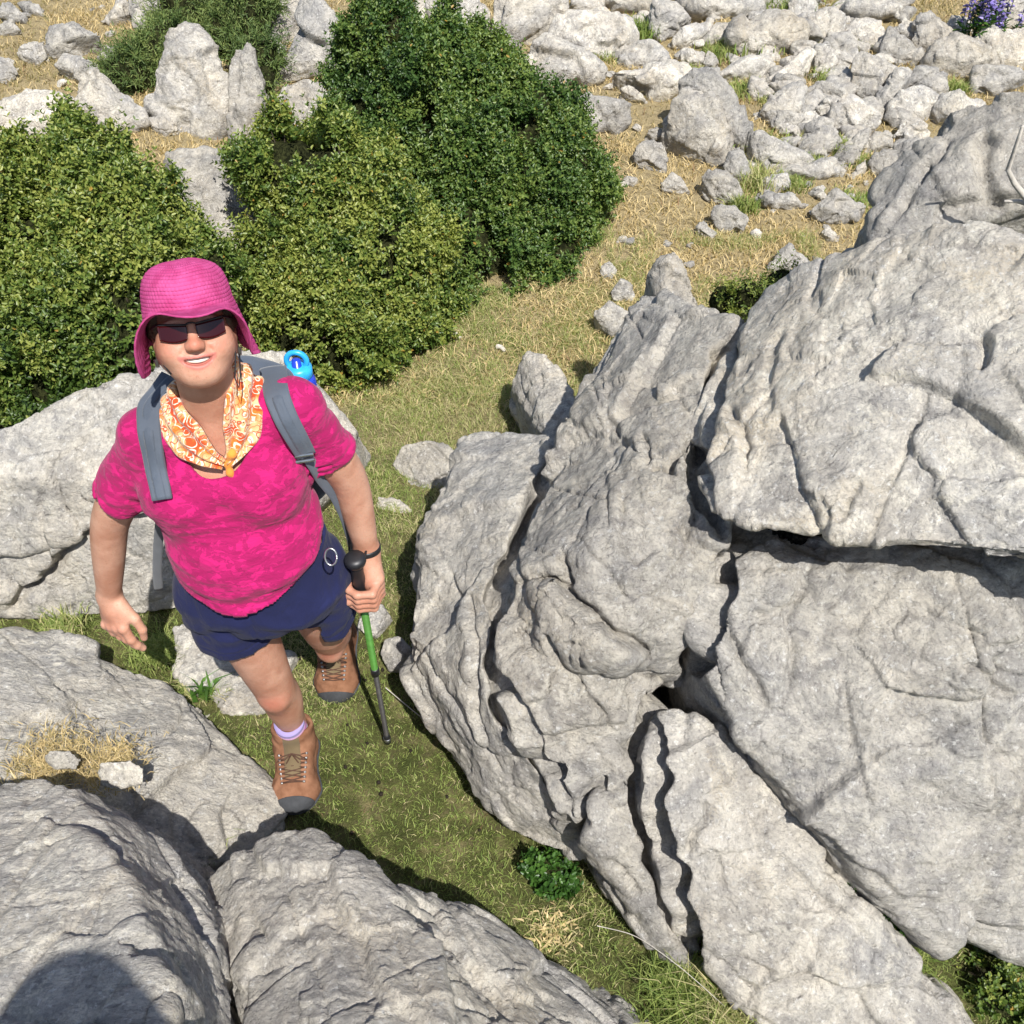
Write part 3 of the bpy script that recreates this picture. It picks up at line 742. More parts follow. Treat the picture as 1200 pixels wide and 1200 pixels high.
def scatter_stones(n, seed):
    """small stones lying loose between the boulders"""
    r = random.Random(seed); k = 0
    protos = []
    for i in range(12):
        q = [np.array((r.uniform(-1, 1), r.uniform(-1, 1), r.uniform(-.7, .7))) for _ in range(16)]
        q = [v / np.linalg.norm(v) * np.array((r.uniform(.7, 1), r.uniform(.6, .9), r.uniform(.4, .7))) for v in q]
        bm = bmesh.new(); hull_bm(bm, [v * 0.5 for v in q]); me = remeshed(bm, 0.035, 1); roughen(me, 0.9, 500 + i, 1.0, fine=False, facet=1.4, fs=.7)
        me.polygons.foreach_set('use_smooth', np.ones(len(me.polygons), bool))
        me.materials.append(M[r.choice(['rock_far', 'rock_pale', 'rock_grey'])]); protos.append(me)
    zones = [(880, 1060, 0, 235, .62), (700, 900, 0, 110, .22), (700, 1000, 150, 330, .15), (0, 150, 0, 110, .1)]
    while k < n:
        z = r.choices(zones, [q[4] for q in zones])[0]
        px, py = r.uniform(z[0], z[1]), r.uniform(z[2], z[3])
        g = PG(px, py); s = r.choice([.04, .06, .08, .11, .15, .2, .26] if z[4] > .18 and py < 190 else [0.03, .04, .05, .07, .09])
        o = bpy.data.objects.new('stone', r.choice(protos)); COL.objects.link(o)
        o.location = (g[0], g[1], float(GZ(np.array([g[0]]), np.array([g[1]]))[0]) + 0.10 * s)
        o.rotation_euler = (r.uniform(-.4, .4), r.uniform(-.4, .4), r.uniform(0, 6.28)); o.scale = (s, s, s)
        lab = ['small loose limestone stone lying between the boulders of the heap at upper right', 'small loose limestone stone in the rocks above the ledge near the top',
               'small loose limestone stone lying in the patch of dry grass', 'small loose limestone stone on the dry slope at upper left'][zones.index(z)]
        tag(o, lab, 'stone', ['small stones between the boulders at upper right', 'small stones above the ledge', 'small stones in the dry grass patch', 'small stones on the upper left slope'][zones.index(z)])
        k += 1
scatter_stones(270, 3)
# ------------------------------------------------------------------ foliage
def leaf_material(name, dark, mid, light, rough=0.42, trans=0.25, odd=(0.32, 0.2, 0.04)):
    t = NT(name)
    a = t.attr('tint')
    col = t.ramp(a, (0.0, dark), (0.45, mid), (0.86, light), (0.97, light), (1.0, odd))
    sh = t.bsdf(col, rough, None, 0.45)
    tr = t.n('ShaderNodeBsdfTranslucent'); t.t.links.new(t.mix(1.0, col, (1.5, 1.7, 0.7), 'MULTIPLY'), tr.inputs['Color'])
    mx = t.n('ShaderNodeMixShader', i_0=trans); t.t.links.new(sh, mx.inputs[1]); t.t.links.new(tr.outputs[0], mx.inputs[2])
    return t.done(mx.outputs[0])
M['box'] = leaf_material('boxwood_leaf', (0.036, 0.072, 0.014), (0.105, 0.16, 0.03), (0.27, 0.295, 0.066))
M['box_dark'] = leaf_material('dark_boxwood_leaf', (0.026, 0.060, 0.014), (0.07, 0.128, 0.028), (0.17, 0.225, 0.05))
M['juniper'] = leaf_material('juniper_needle', (0.05, 0.09, 0.022), (0.105, 0.16, 0.04), (0.22, 0.26, 0.075), 0.6, 0.15, (0.14, 0.15, 0.05))
M['herb'] = leaf_material('herb_leaf', (0.03, 0.075, 0.014), (0.055, 0.13, 0.022), (0.11, 0.21, 0.04), 0.4, 0.3, (0.2, 0.2, 0.05))
M['grass'] = leaf_material('grass_blade', (0.11, 0.18, 0.035), (0.28, 0.33, 0.085), (0.55, 0.46, 0.26), 0.7, 0.2, (0.16, 0.09, 0.045))
M['straw'] = leaf_material('straw_blade', (0.17, 0.16, 0.055), (0.46, 0.34, 0.16), (0.66, 0.52, 0.28), 0.7, 0.2, (0.2, 0.11, 0.05))
M['bark'] = plain('shrub_bark', (0.05, 0.04, 0.028), 0.9, 0.1, bump=(40, 0.8, 0.01))
M['petal'] = leaf_material('blue_petal', (0.12, 0.09, 0.3), (0.22, 0.17, 0.5), (0.4, 0.34, 0.68), 0.6, 0.3, (0.5, 0.45, 0.7))
M['deadwood'] = plain('bleached_wood', (0.5, 0.46, 0.4), 0.8, 0.2, bump=(60, 0.6, 0.004))
M['dropping'] = plain('dark_dung', (0.02, 0.015, 0.01), 0.8, 0.2)

def norm(v): return v / (np.linalg.norm(v, axis=-1, keepdims=True) + 1e-12)

def leaf_cards(base, d, up, L, Wd, fold=0.25, curl=0.15):
    """folded pointed leaves: 6 points and 2 quads each, sharing the midrib"""
    s = norm(np.cross(d, up)); u = np.cross(s, d)
    n = len(base); L = L[:, None]; Wd = Wd[:, None]
    mid0 = base; mid1 = base + d * L + u * (-curl * L)
    a = base + d * L * 0.38 + s * Wd * 0.5 + u * fold * Wd
    b = base + d * L * 0.78 + s * Wd * 0.36 + u * (fold * Wd * 0.7 - 0.1 * L)
    c = base + d * L * 0.38 - s * Wd * 0.5 + u * fold * Wd
    e = base + d * L * 0.78 - s * Wd * 0.36 + u * (fold * Wd * 0.7 - 0.1 * L)
    V = np.stack((mid0, a, b, mid1, e, c), 1).reshape(-1, 3)
    k = np.arange(n)[:, None] * 6
    F = np.concatenate((k + np.array([[0, 1, 2, 3]]), k + np.array([[0, 3, 4, 5]])), 0)
    return V, F

def lobes_px(L):
    out = []
    for px, py, r, y in L:
        c = PY(px, py, y); D = np.linalg.norm(c - CAM)
        out.append((c, r * D / FPX))
    return out

def sd_lobes(p, lobes):
    d = np.full(len(p), 1e9)
    for c, r in lobes: d = np.minimum(d, np.linalg.norm(p - c, axis=1) - r)
    return d

def shrub(name, label, lobes, mat='box', leaf=(0.019, 0.010), sprig=(0.05, 0.11), nleaf=12, dens=2300, sub=26, cat='bush', seed=1,
          upw=0.55, tint=0.45, ground=True, spread=0.9, group=None, core=0.8, spikes=0, thin=False, shoots=0):
    r = np.random.default_rng(seed)
    big = list(lobes)
    subs = []
    for c, rad in big:                                    # clumps over each lobe
        for _ in range(max(5, int(sub * rad / 0.4))):
            v = norm(r.normal(size=3)); v[2] = abs(v[2]) * 0.8 - 0.1 if r.random() < .7 else v[2]
            v = norm(v); sr = rad * r.uniform(0.16, 0.36)
            subs.append((c + v * (rad - sr * r.uniform(-0.35, 0.6)), sr))
    for _ in range(shoots):                               # leaders standing out above the crown
        c, rad = big[r.integers(len(big))]; v = norm(r.normal(size=3)); v[2] = abs(v[2]) + .4; v = norm(v)
        b = c + v * rad * .95; d = norm(v * .5 + np.array((0, 0, 1.0)) + r.normal(size=3) * .15); hh = r.uniform(.04, .17) * min(1, rad * 3)
        if sd_lobes(b[None], big)[0] < -.03: continue
        for q in np.linspace(0, 1, 5): subs.append((b + d * hh * q, (.062 - .034 * q) * min(1, rad * 3)))
    allb = big + subs
    C = []; Nn = []; T = []
    tocam = norm(CAM - sum(c for c, _ in big) / len(big))
    for i, (c, rad) in enumerate(allb):
        n = int(4 * math.pi * rad * rad * dens * (0.65 if i < len(big) else 1.0))
        v = norm(r.normal(size=(n, 3)))
        depth = np.minimum(r.exponential(0.035, n), 0.16)
        p = c + v * (rad - np.minimum(depth, rad * 0.6))[:, None]
        keep = sd_lobes(p, allb) > -0.06 - depth * 0.7
        keep &= (v @ tocam > -0.35) | (r.random(n) < 0.35)
        if ground: keep &= p[:, 2] > G(p[:, 0], p[:, 1]) + 0.0
        p = p[keep]; v = v[keep]
        C.append(p); Nn.append(v); T.append(np.full(len(p), r.normal(0, 0.15)))
    C = np.concatenate(C); Nn = np.concatenate(Nn); T = np.concatenate(T)
    cl = fbm(C * 3.3 + seed, 2, 61)
    keep = fbm(C * np.array((6, 6, 3.5)) + seed * 3, 2, 63) > (-0.24 if not thin else -0.2)         # holes where one sees in
    C, Nn, T, cl = C[keep], Nn[keep], T[keep], cl[keep]
    D = norm(Nn * 0.75 + np.array((0, 0, upw)) + r.normal(size=C.shape) * 0.33)
    ns = len(C); sl = r.uniform(*sprig, ns)
    if spikes:
        sel = (r.random(ns) < spikes) & (Nn[:, 2] > 0.1); sl[sel] *= r.uniform(1.5, 2.6, sel.sum())
        D[sel] = norm(D[sel] + np.array((0, 0, 0.8)))
    B = []; DD = []; UU = []; TT = []; LL = []
    A0 = norm(np.cross(D, r.normal(size=D.shape))); A1 = np.cross(D, A0)
    for k in range(nleaf):
        f = (k // 2 + 0.4) / (nleaf / 2)
        ang = (k % 2) * math.pi + (k // 2) * 1.57 + r.normal(0, 0.35, ns)
        out = A0 * np.cos(ang)[:, None] + A1 * np.sin(ang)[:, None]
        b = C + D * (sl * (f - 0.45))[:, None]
        d = norm(out * spread + D * (0.55 + 0.5 * f) + r.normal(size=D.shape) * 0.18)
        B.append(b); DD.append(d); UU.append(norm(D + r.normal(size=D.shape) * 0.25))
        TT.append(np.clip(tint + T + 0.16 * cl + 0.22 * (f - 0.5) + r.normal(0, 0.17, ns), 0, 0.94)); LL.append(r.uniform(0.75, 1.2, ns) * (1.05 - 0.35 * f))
    B, DD, UU, TT, LL = map(np.concatenate, (B, DD, UU, TT, LL))
    odd = r.random(len(TT)) < 0.006; TT[odd] = 1.0
    V, F = leaf_cards(B, DD, UU, LL * leaf[0], LL * leaf[1])
    root = empty(name, tuple(np.array((big[0][0][0], big[0][0][1], float(G(big[0][0][0], big[0][0][1]))))))
    tag(root, label, cat, group)
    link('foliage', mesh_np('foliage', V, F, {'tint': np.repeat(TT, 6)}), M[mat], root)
    # woody inside: stems from the foot to every lobe, with thin side branches
    segs = []
    rr = random.Random(seed)
    lo = sum(c for c, _ in big) / len(big); foot = np.array((lo[0], lo[1], float(G(lo[0], lo[1])) - 0.03))
    for c, rad in big:
        f = foot + np.array((rr.uniform(-.15, .15), rr.uniform(-.15, .15), 0)) * min(1, rad * 3)
        m = (f + c) / 2 + np.array((rr.uniform(-.08, .08), rr.uniform(-.08, .08), 0.05)) * min(1, rad * 3)
        w = 0.035 * min(1, rad * 3)
        segs.append(([f, m, c], w, w * .5))
        for _ in range(14):
            v = norm(np.array([rr.gauss(0, 1) for _ in range(3)])); v[2] = abs(v[2])
            segs.append(([c - (c - m) * rr.random() * .6, c + v * rad * .5, c + v * rad * rr.uniform(.8, .97)], w * .28, w * .08))
    V, F = tubes(segs, 5)
    link('branches', mesh_np('branches', V, F), M['bark'], root)
    if core:  # solid filler for the twig mass, inner shade put into its dark colour
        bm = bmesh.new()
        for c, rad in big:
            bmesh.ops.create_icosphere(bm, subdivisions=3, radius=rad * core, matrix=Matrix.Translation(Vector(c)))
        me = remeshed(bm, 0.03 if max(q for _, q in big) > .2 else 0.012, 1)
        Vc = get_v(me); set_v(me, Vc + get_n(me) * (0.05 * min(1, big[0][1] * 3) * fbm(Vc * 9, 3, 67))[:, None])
        o = link('shade_core', me, M['dark_core'], root)
    return root

def core_shade():
    t = NT('shade_core_fill'); p = t.pos()
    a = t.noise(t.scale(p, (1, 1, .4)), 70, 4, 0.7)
    c = t.mix(t.ramp(a, (0.4, 0.0), (0.62, 1.0)), (0.012, 0.014, 0.006), (0.05, 0.055, 0.02))  # near-black tones paint the shade deep inside a bush
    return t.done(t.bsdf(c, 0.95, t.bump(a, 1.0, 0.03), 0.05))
M['dark_core'] = core_shade()

def tubes(segs, k=6, closed=False):
    """tapered tubes along polylines: (points, radius at start, radius at end)"""
    VV = []; FF = []; off = 0
    for pts, r0, r1 in segs:
        pts = np.array(pts, float); n = len(pts)
        tg = norm(np.gradient(pts, axis=0)); ref = np.array((0.31, 0.17, 0.93))
        if abs(tg[0] @ ref) > .9: ref = np.array((0.9, 0.2, 0.1))
        a = norm(np.cross(tg, ref)); b = np.cross(tg, a)
        rad = np.linspace(r0, r1, n) if np.isscalar(r0) else np.array(r0)
        th = np.arange(k) / k * 2 * math.pi
        ring = pts[:, None] + rad[:, None, None] * (a[:, None] * np.cos(th)[None, :, None] + b[:, None] * np.sin(th)[None, :, None])
        VV.append(ring.reshape(-1, 3))
        i = np.arange(n - 1)[:, None] * k + np.arange(k)[None]; j = np.arange(n - 1)[:, None] * k + (np.arange(k)[None] + 1) % k
        F = np.stack((i, j, j + k, i + k), -1).reshape(-1, 4) + off
        FF.append(F)
        # end caps as fans of quads through the ring centre
        for e, s in ((0, 0), (n - 1, (n - 1) * k)):
            VV.append(pts[e][None]); ci = off + n * k + (0 if e == 0 else 1)
            q = np.arange(0, k - k % 2, 2)
            FF.append(np.stack((np.full(len(q), ci), off + s + q, off + s + (q + 1) % k, off + s + (q + 2) % k), -1))
        off += n * k + 2
    return np.concatenate(VV), np.concatenate(FF)

# ------------------------------------------------------------------ the bushes
shrub('box_bush', 'tall dark green box bush with a peaked top in the centre behind the hiker', lobes_px([
    (450, 55, 45, 4.85), (520, 105, 72, 4.8), (600, 165, 75, 4.7), (650, 230, 68, 4.6), (560, 215, 100, 4.6), (460, 135, 66, 4.75), (600, 300, 80, 4.35),
    (520, 300, 90, 4.25), (440, 215, 70, 4.5), (655, 305, 50, 4.3), (585, 355, 40, 4.15)]), 'box_dark', seed=3, tint=0.5, spikes=0.10, leaf=(.024, .0125), dens=1900, shoots=110)
shrub('box_bush', 'lighter yellowish box bush in front of the tall dark one, just right of the hat', lobes_px([
    (335, 205, 52, 4.0), (395, 235, 72, 3.95), (325, 285, 46, 3.8), (430, 310, 85, 3.8), (395, 390, 82, 3.55), (465, 395, 48, 3.6), (430, 440, 46, 3.45), (335, 350, 48, 3.65), (505, 355, 45, 3.9), (345, 410, 40, 3.5)]),
    'box', seed=5, tint=0.54, spikes=0.12, core=.7, leaf=(.024, .0125), dens=1900, shoots=110)
shrub('box_bush', 'wide box bush at the left edge behind the smooth rock', lobes_px([
    (15, 248, 70, 3.6), (100, 236, 66, 3.6), (178, 258, 48, 3.5), (50, 320, 100, 3.4), (150, 320, 88, 3.3), (228, 320, 40, 3.3), (50, 420, 95, 3.15), (165, 400, 78, 3.1), (-80, 300, 110, 3.4), (5, 480, 50, 3.0)]),
    'box', seed=8, tint=0.53, spikes=0.14, leaf=(0.024, 0.0125), dens=1900, shoots=130)
shrub('juniper_bush', 'dark feathery juniper behind the tall upright boulder', lobes_px([
    (225, 8, 36, 6.4), (285, 28, 38, 6.2), (305, 70, 26, 5.8), (200, 45, 22, 6.0), (262, 50, 30, 6.1), (310, 95, 16, 5.6), (155, 90, 30, 5.7), (185, 68, 26, 5.8), (140, 100, 16, 5.6)]),
    'juniper', leaf=(0.035, 0.006), sprig=(0.10, 0.22), nleaf=16, dens=900, seed=11, tint=0.45, upw=0.1, spread=0.5, sub=30)
shrub('box_bush', 'small bright green box shrub peeping over the ridge of the right outcrop', lobes_px([
    (848, 352, 20, 3.5), (880, 350, 24, 3.4), (915, 335, 22, 3.45), (945, 326, 17, 3.5), (900, 355, 20, 3.35)]),
    'box', seed=13, tint=0.55, sprig=(0.05, 0.09), spikes=0.15, sub=30, leaf=(0.016, 0.007))
shrub('leafy_plant', 'low dark leafy plant growing against the foot of the right outcrop', lobes_px([(648, 1028, 24, 1.27), (635, 1015, 18, 1.29), (662, 1045, 16, 1.25)]),
    'herb', seed=17, tint=0.25, leaf=(0.019, 0.013), sprig=(0.02, 0.04), nleaf=8, dens=4500, cat='plant', sub=40, upw=.7, core=.7)
shrub('leafy_plant', 'small box sprout with round leaves in the lower right corner', lobes_px([(1165, 1165, 36, 1.0), (1145, 1190, 30, .98), (1195, 1190, 30, .98), (1150, 1145, 16, 1.02)]),
    'box', seed=19, tint=0.5, leaf=(0.016, 0.010), sprig=(0.03, 0.06), nleaf=8, dens=3000, cat='plant', sub=40, spikes=.2, core=.6, ground=False)
shrub('leafy_plant', 'bright green herb growing in the dark crevice beside the tongue-shaped slab', lobes_px([(1008, 1032, 12, 1.13), (1028, 1068, 13, 1.09), (1046, 1090, 9, 1.07)]),
    'herb', seed=23, tint=0.6, leaf=(0.016, 0.013), sprig=(0.02, 0.04), nleaf=6, dens=3000, cat='plant', sub=40, core=0, thin=True, ground=False)

def blue_flowers():
    p = PG(1148, 62); r = random.Random(4); rg = np.random.default_rng(4)
    root = empty('flowering_plant', tuple(p)); tag(root, 'plant with upright violet blue flower spikes among the rocks at the top right', 'flower')
    segs = []; B = []; D = []
    def cards(nm, b, d, L, w, mt):
        b = np.array(b); d = norm(np.array(d)); n = len(b)
        V, F = leaf_cards(b, d, norm(rg.normal(size=(n, 3)) * .4 + np.array((0, 0, 1))), rg.uniform(.7, 1.2, n) * L, rg.uniform(.7, 1.2, n) * w)
        link(nm, mesh_np(nm, V, F, {'tint': np.repeat(rg.uniform(.1, .8, n), 6)}), M[mt], root)
    for i in range(26):
        a = r.uniform(0, 6.28); rad = r.uniform(0, .16); b = p + np.array((rad * math.cos(a), rad * math.sin(a) * .6, -.02))
        h = r.uniform(.22, .42); t = b + np.array((r.uniform(-.05, .05), r.uniform(-.05, .05), h)); segs.append(([b, (b + t) / 2, t], .004, .002))
        for k in range(16):
            B.append(b + (t - b) * r.uniform(.05, .7)); D.append((r.gauss(0, 1), r.gauss(0, 1), .5))
        fs = [r.uniform(.62, 1.05) for k in range(22)]
        cards('flower_spike', [b + (t - b) * f for f in fs], [(r.gauss(0, 1), r.gauss(0, 1), r.uniform(-.2, .6)) for f in fs], .026, .02, 'petal')
    V, F = tubes(segs, 5); link('stems', mesh_np('stems', V, F), M['herb'], root)
    cards('leaves', B, D, .06, .016, 'herb')
blue_flowers()

# ------------------------------------------------------------------ grass
def blades(P0, H, W0, tint, seed, lean=0.6):
    r = np.random.default_rng(seed); n = len(P0)
    a = r.uniform(0, 2 * math.pi, n); ln = np.abs(r.normal(lean, 0.35, n))
    h = np.stack((np.cos(a), np.sin(a), np.zeros(n)), 1)
    b = r.uniform(0, 2 * math.pi, n)
    s = np.stack((np.cos(b), np.sin(b), np.zeros(n)), 1) * (W0 / 2)[:, None]
    up = np.array((0, 0, 1.0))
    m = P0 + (up * 0.6 + h * (ln * 0.35)[:, None]) * H[:, None]
    t = P0 + (up * (1.0 - 0.25 * np.minimum(ln, 2))[:, None] + h * (ln * 1.0)[:, None]) * H[:, None]
    V = np.stack((P0 - s, P0 + s, m + s * .8, m - s * .8, t + s * .1, t - s * .1), 1).reshape(-1, 3)
    k = np.arange(n)[:, None] * 6
    F = np.concatenate((k + np.array([[0, 1, 2, 3]]), k + np.array([[3, 2, 4, 5]])), 0)
    return V, F, {'tint': np.repeat(tint, 6)}

def field(n, x0, x1, y0, y1, seed, keepf=None):
    r = np.random.default_rng(seed)
    x = r.uniform(x0, x1, n); y = r.uniform(y0, y1, n)
    p = np.stack((x, y, np.zeros(n)), 1)
    px = proj(np.stack((x, y, G(x, y)), 1))
    k = (px[:, 0] > -220) & (px[:, 0] < 1420) & (px[:, 1] > -160) & (px[:, 1] < 1450)
    if keepf is not None: k &= keepf(p, r)
    p = p[k]; p[:, 2] = GZ(p[:, 0], p[:, 1]) - 0.003
    return p

def turf():
    r = np.random.default_rng(31)
    p = field(400000, -2.1, 1.4, .8, 4.0, 30, lambda p, r: r.random(len(p)) < np.clip(0.75 + 0.6 * fbm(p * 4, 3, 71), .15, 1))
    n = len(p); nz = fbm(p * 2.3, 3, 73)
    H = r.uniform(.008, .022, n) * (1 + .5 * np.clip(nz, 0, 1)) * np.where(p[:, 1] > 2.5, 1.5, 1)
    patch = smoothstep(-.25, .6, nz + .25 * fbm(p * 14, 2, 75) + .28 * (p[:, 1] - 2.3))
    ti = np.clip(np.where(r.random(n) < .08 + .5 * patch, r.uniform(.62, .93, n), r.uniform(.1, .52, n)), 0, .95)
    ti[r.random(n) < .012] = 1.0
    V, F, A = blades(p, H, r.uniform(.0012, .0026, n), ti, 33, .9)
    tag(link('turf_grass', mesh_np('turf', V, F, A), M['grass'], None, False), 'short green and straw coloured turf in the gap between the rocks', 'grass', kind='stuff')
    p = field(120000, -1.8, 1.6, 2.5, 4.4, 34, lambda p, r: r.random(len(p)) < smoothstep(-.1, .45, fbm(p * 3.5, 3, 77)))
    n = len(p); H = r.uniform(.02, .055, n)
    ti = np.clip(np.where(r.random(n) < .45, r.uniform(.6, .93, n), r.uniform(.15, .5, n)), 0, .95)
    V, F, A = blades(p, H, r.uniform(.0015, .003, n), ti, 35, 1.0)
    tag(link('long_grass', mesh_np('long', V, F, A), M['grass'], None, False), 'longer tangled grass below the bushes', 'grass', kind='stuff')
    p = field(460000, -5.0, 5.2, 3.2, 9.6, 36, lambda p, r: r.random(len(p)) < np.clip(.5 + .8 * fbm(p * 2.2, 3, 79), .2, 1))
    n = len(p); nz = fbm(p * 1.4, 3, 81); H = r.uniform(.018, .05, n)
    gr = smoothstep(.0, .7, nz + .35 * smoothstep(.8, 3.0, p[:, 0]) + .05 * (p[:, 1] - 6))
    ti = np.where(r.random(n) < gr * .6, r.uniform(0, .3, n), r.uniform(.3, .94, n)); ti[r.random(n) < .02] = 1
    V, F, A = blades(p, H, r.uniform(.003, .006, n), ti, 37, 1.2)
    tag(link('dry_grass', mesh_np('dry', V, F, A), M['straw'], None, False), 'bleached dry grass on the slope between the boulders', 'grass', kind='stuff')
turf()

def tuft(label, px, py, z, n, h, rad, mat='grass', lo=.05, hi=.5, seed=1, w=(.002, .004), lean=.6, name='grass_tuft', cat='grass'):
    r = np.random.default_rng(seed); c = PG(px, py) if z is None else P(px, py, z)
    p = c + np.stack((r.normal(0, rad, n), r.normal(0, rad, n), np.full(n, -.01)), 1)
    V, F, A = blades(p, r.uniform(.5, 1, n) * h, r.uniform(*w, n), r.uniform(lo, hi, n), seed, lean)
    o = link(name, mesh_np(name, V, F, A), M[mat], None, False)
    return tag(o, label, cat)
tuft('dense green grass tuft at the foot of the tongue-shaped slab', 800, 1165, None, 1500, .09, .045, seed=41)
tuft('yellowing long grass beside the dense green tuft at the bottom edge', 850, 1190, None, 700, .12, .05, lo=.4, hi=.9, seed=42, lean=.9)
tuft('dark wiry grass growing in the shaded crevice under the grey slab', 1050, 1110, .02, 700, .10, .03, lo=.0, hi=.6, seed=43, lean=1.0)
tuft('green grass clump between the left rocks behind the hanging hand', 185, 765, .06, 700, .06, .035, lo=.1, hi=.6, seed=44, lean=.8)
tuft('green clump of grass under the smooth left rock near the picture edge', 70, 738, .1, 600, .05, .032, lo=.05, hi=.8, seed=45, lean=.8)
tuft('grass in the angle between the flat slab and the broad left rock', 235, 800, .05, 700, .05, .04, lo=.1, hi=.9, seed=46, lean=.9)
tuft('broad bladed green weed beside the flat slab behind the front leg', 240, 812, .06, 26, .08, .012, 'herb', .3, .8, 47, (.012, .018), .7, 'weed', 'weed')
tuft('pale dry seedling leaves below the low leafy plant', 645, 1090, None, 160, .03, .03, 'straw', .6, .93, 48, (.006, .010), 1.1, 'dry_herb', 'plant')
tuft('dry grass growing in the hollow on top of the broad left rock', 60, 890, .36, 1500, .028, .05, 'straw', .1, .9, 49, (.002, .003), 1.1)
tuft('dry grass at the right end of the hollow on the broad left rock', 130, 895, .35, 1000, .026, .04, 'straw', .1, .9, 50, (.002, .003), 1.1)
tuft('dark grass in the shady gap beside the near left rock', 195, 985, .1, 900, .06, .05, 'grass', .1, .8, 51, (.002, .003), .8)
tuft('green tuft behind the big bulging boulder', 876, 52, None, 500, .12, .08, seed=52, w=(.006, .01))
tuft('green tuft at the top edge above the long arched rock', 912, 6, None, 500, .12, .10, seed=53, w=(.006, .01))
tuft('tall grass at the foot of the furrowed crest', 885, 215, None, 500, .12, .06, lo=.2, hi=.9, seed=54, w=(.004, .006))
tuft('tall grass beside the dark grey wedge near the top', 752, 40, None, 500, .12, .06, lo=.0, hi=.4, seed=55, w=(.006, .01))

def far_tufts():
    r = random.Random(12)
    spots = [(705, 70), (730, 52), (780, 88), (815, 90), (838, 66), (872, 108), (905, 120), (930, 155), (900, 172), (948, 62), (968, 92), (985, 178), (1010, 190), (948, 195), (880, 175), (690, 48), (1000, 55), (1120, 108), (870, 245), (1000, 235), (925, 218)]
    for i, (px, py) in enumerate(spots):
        tuft('tuft of green grass growing between the boulders of the rocky field', px, py, None, 300, r.uniform(.06, .11), r.uniform(.03, .055), lo=.05, hi=.7, seed=200 + i, w=(.004, .008))['group'] = 'grass tufts between the boulders'
far_tufts()
def strand(name, label, pts, r0, r1, mat, cat):
    seg = []
    P3 = [P(*q) for q in pts]
    t = np.linspace(0, len(P3) - 1, 4 * len(P3)); A = np.array(P3)
    sm = np.stack([np.interp(t, range(len(P3)), A[:, k]) for k in range(3)], 1)
    for _ in range(3): sm[1:-1] = (sm[:-2] + 2 * sm[1:-1] + sm[2:]) / 4
    V, F = tubes([(sm, r0, r1)], 6)
    return tag(link(name, mesh_np(name, V, F), M[mat]), label, cat)
strand('dry_stalk', 'long bleached grass stem lying over the turf towards the right outcrop', [(452, 806, .03), (490, 838, .05), (530, 868, .04), (562, 897, .02)], .0016, .0008, 'deadwood', 'grass')
strand('dry_stalk', 'long pale stem arching over the foot of the right outcrop', [(700, 1085, .07), (745, 1095, .1), (800, 1135, .1), (850, 1180, .06)], .0012, .0007, 'deadwood', 'grass')
def dead_branch():
    root = empty('dead_branch', tuple(P(1200, 245, 1.12))); tag(root, 'bleached forked dead branch leaning on the pointed grey rock', 'branch')
    S = []
    for pl, a, b in (([(1215, 255, 1.1), (1195, 240, 1.14), (1175, 215, 1.2), (1168, 200, 1.24), (1176, 175, 1.3), (1184, 150, 1.38)], .011, .004), ([(1200, 242, 1.13), (1180, 236, 1.14), (1164, 236, 1.14)], .008, .004),
                     ([(1215, 232, 1.16), (1198, 218, 1.2), (1190, 210, 1.22)], .007, .003)):
        S.append(([P(x, y, z) + np.array((0, -.06, .03)) for x, y, z in pl], a, b))
    for i, s in enumerate(S):
        V, F = tubes([s], 7); link('stem' if i == 0 else 'twig', mesh_np('twig', V, F), M['deadwood'], root)
dead_branch()
for lab, a, b in (('white peeled stick lying under the front edge of the tall dark bush', (527, 392), (540, 399)), ('pale broken stick near the knuckle of rock', (583, 409), (592, 414))):
    A, B = PG(*a), PG(*b); V, F = tubes([([A + (0, 0, .012), (A + B) / 2 + np.array((0, 0, .02)), B + (0, 0, .01)], .011, .008)], 7)
    tag(link('stick', mesh_np('stick', V, F), M['deadwood']), lab, 'stick')
def droppings():
    r = random.Random(8); bm = bmesh.new()
    for i in range(46):
        g = PG(r.uniform(270, 620), r.uniform(770, 1000)); bmesh.ops.create_icosphere(bm, subdivisions=1, radius=r.uniform(.004, .007), matrix=Matrix.Translation((g[0], g[1], float(GZ(np.array([g[0]]), np.array([g[1]]))[0]) + .008)))
    me = bpy.data.meshes.new('d'); bm.to_mesh(me); bm.free()
    tag(link('droppings', me, M['dropping']), 'dark sheep droppings scattered over the turf', 'droppings', kind='stuff')
droppings()
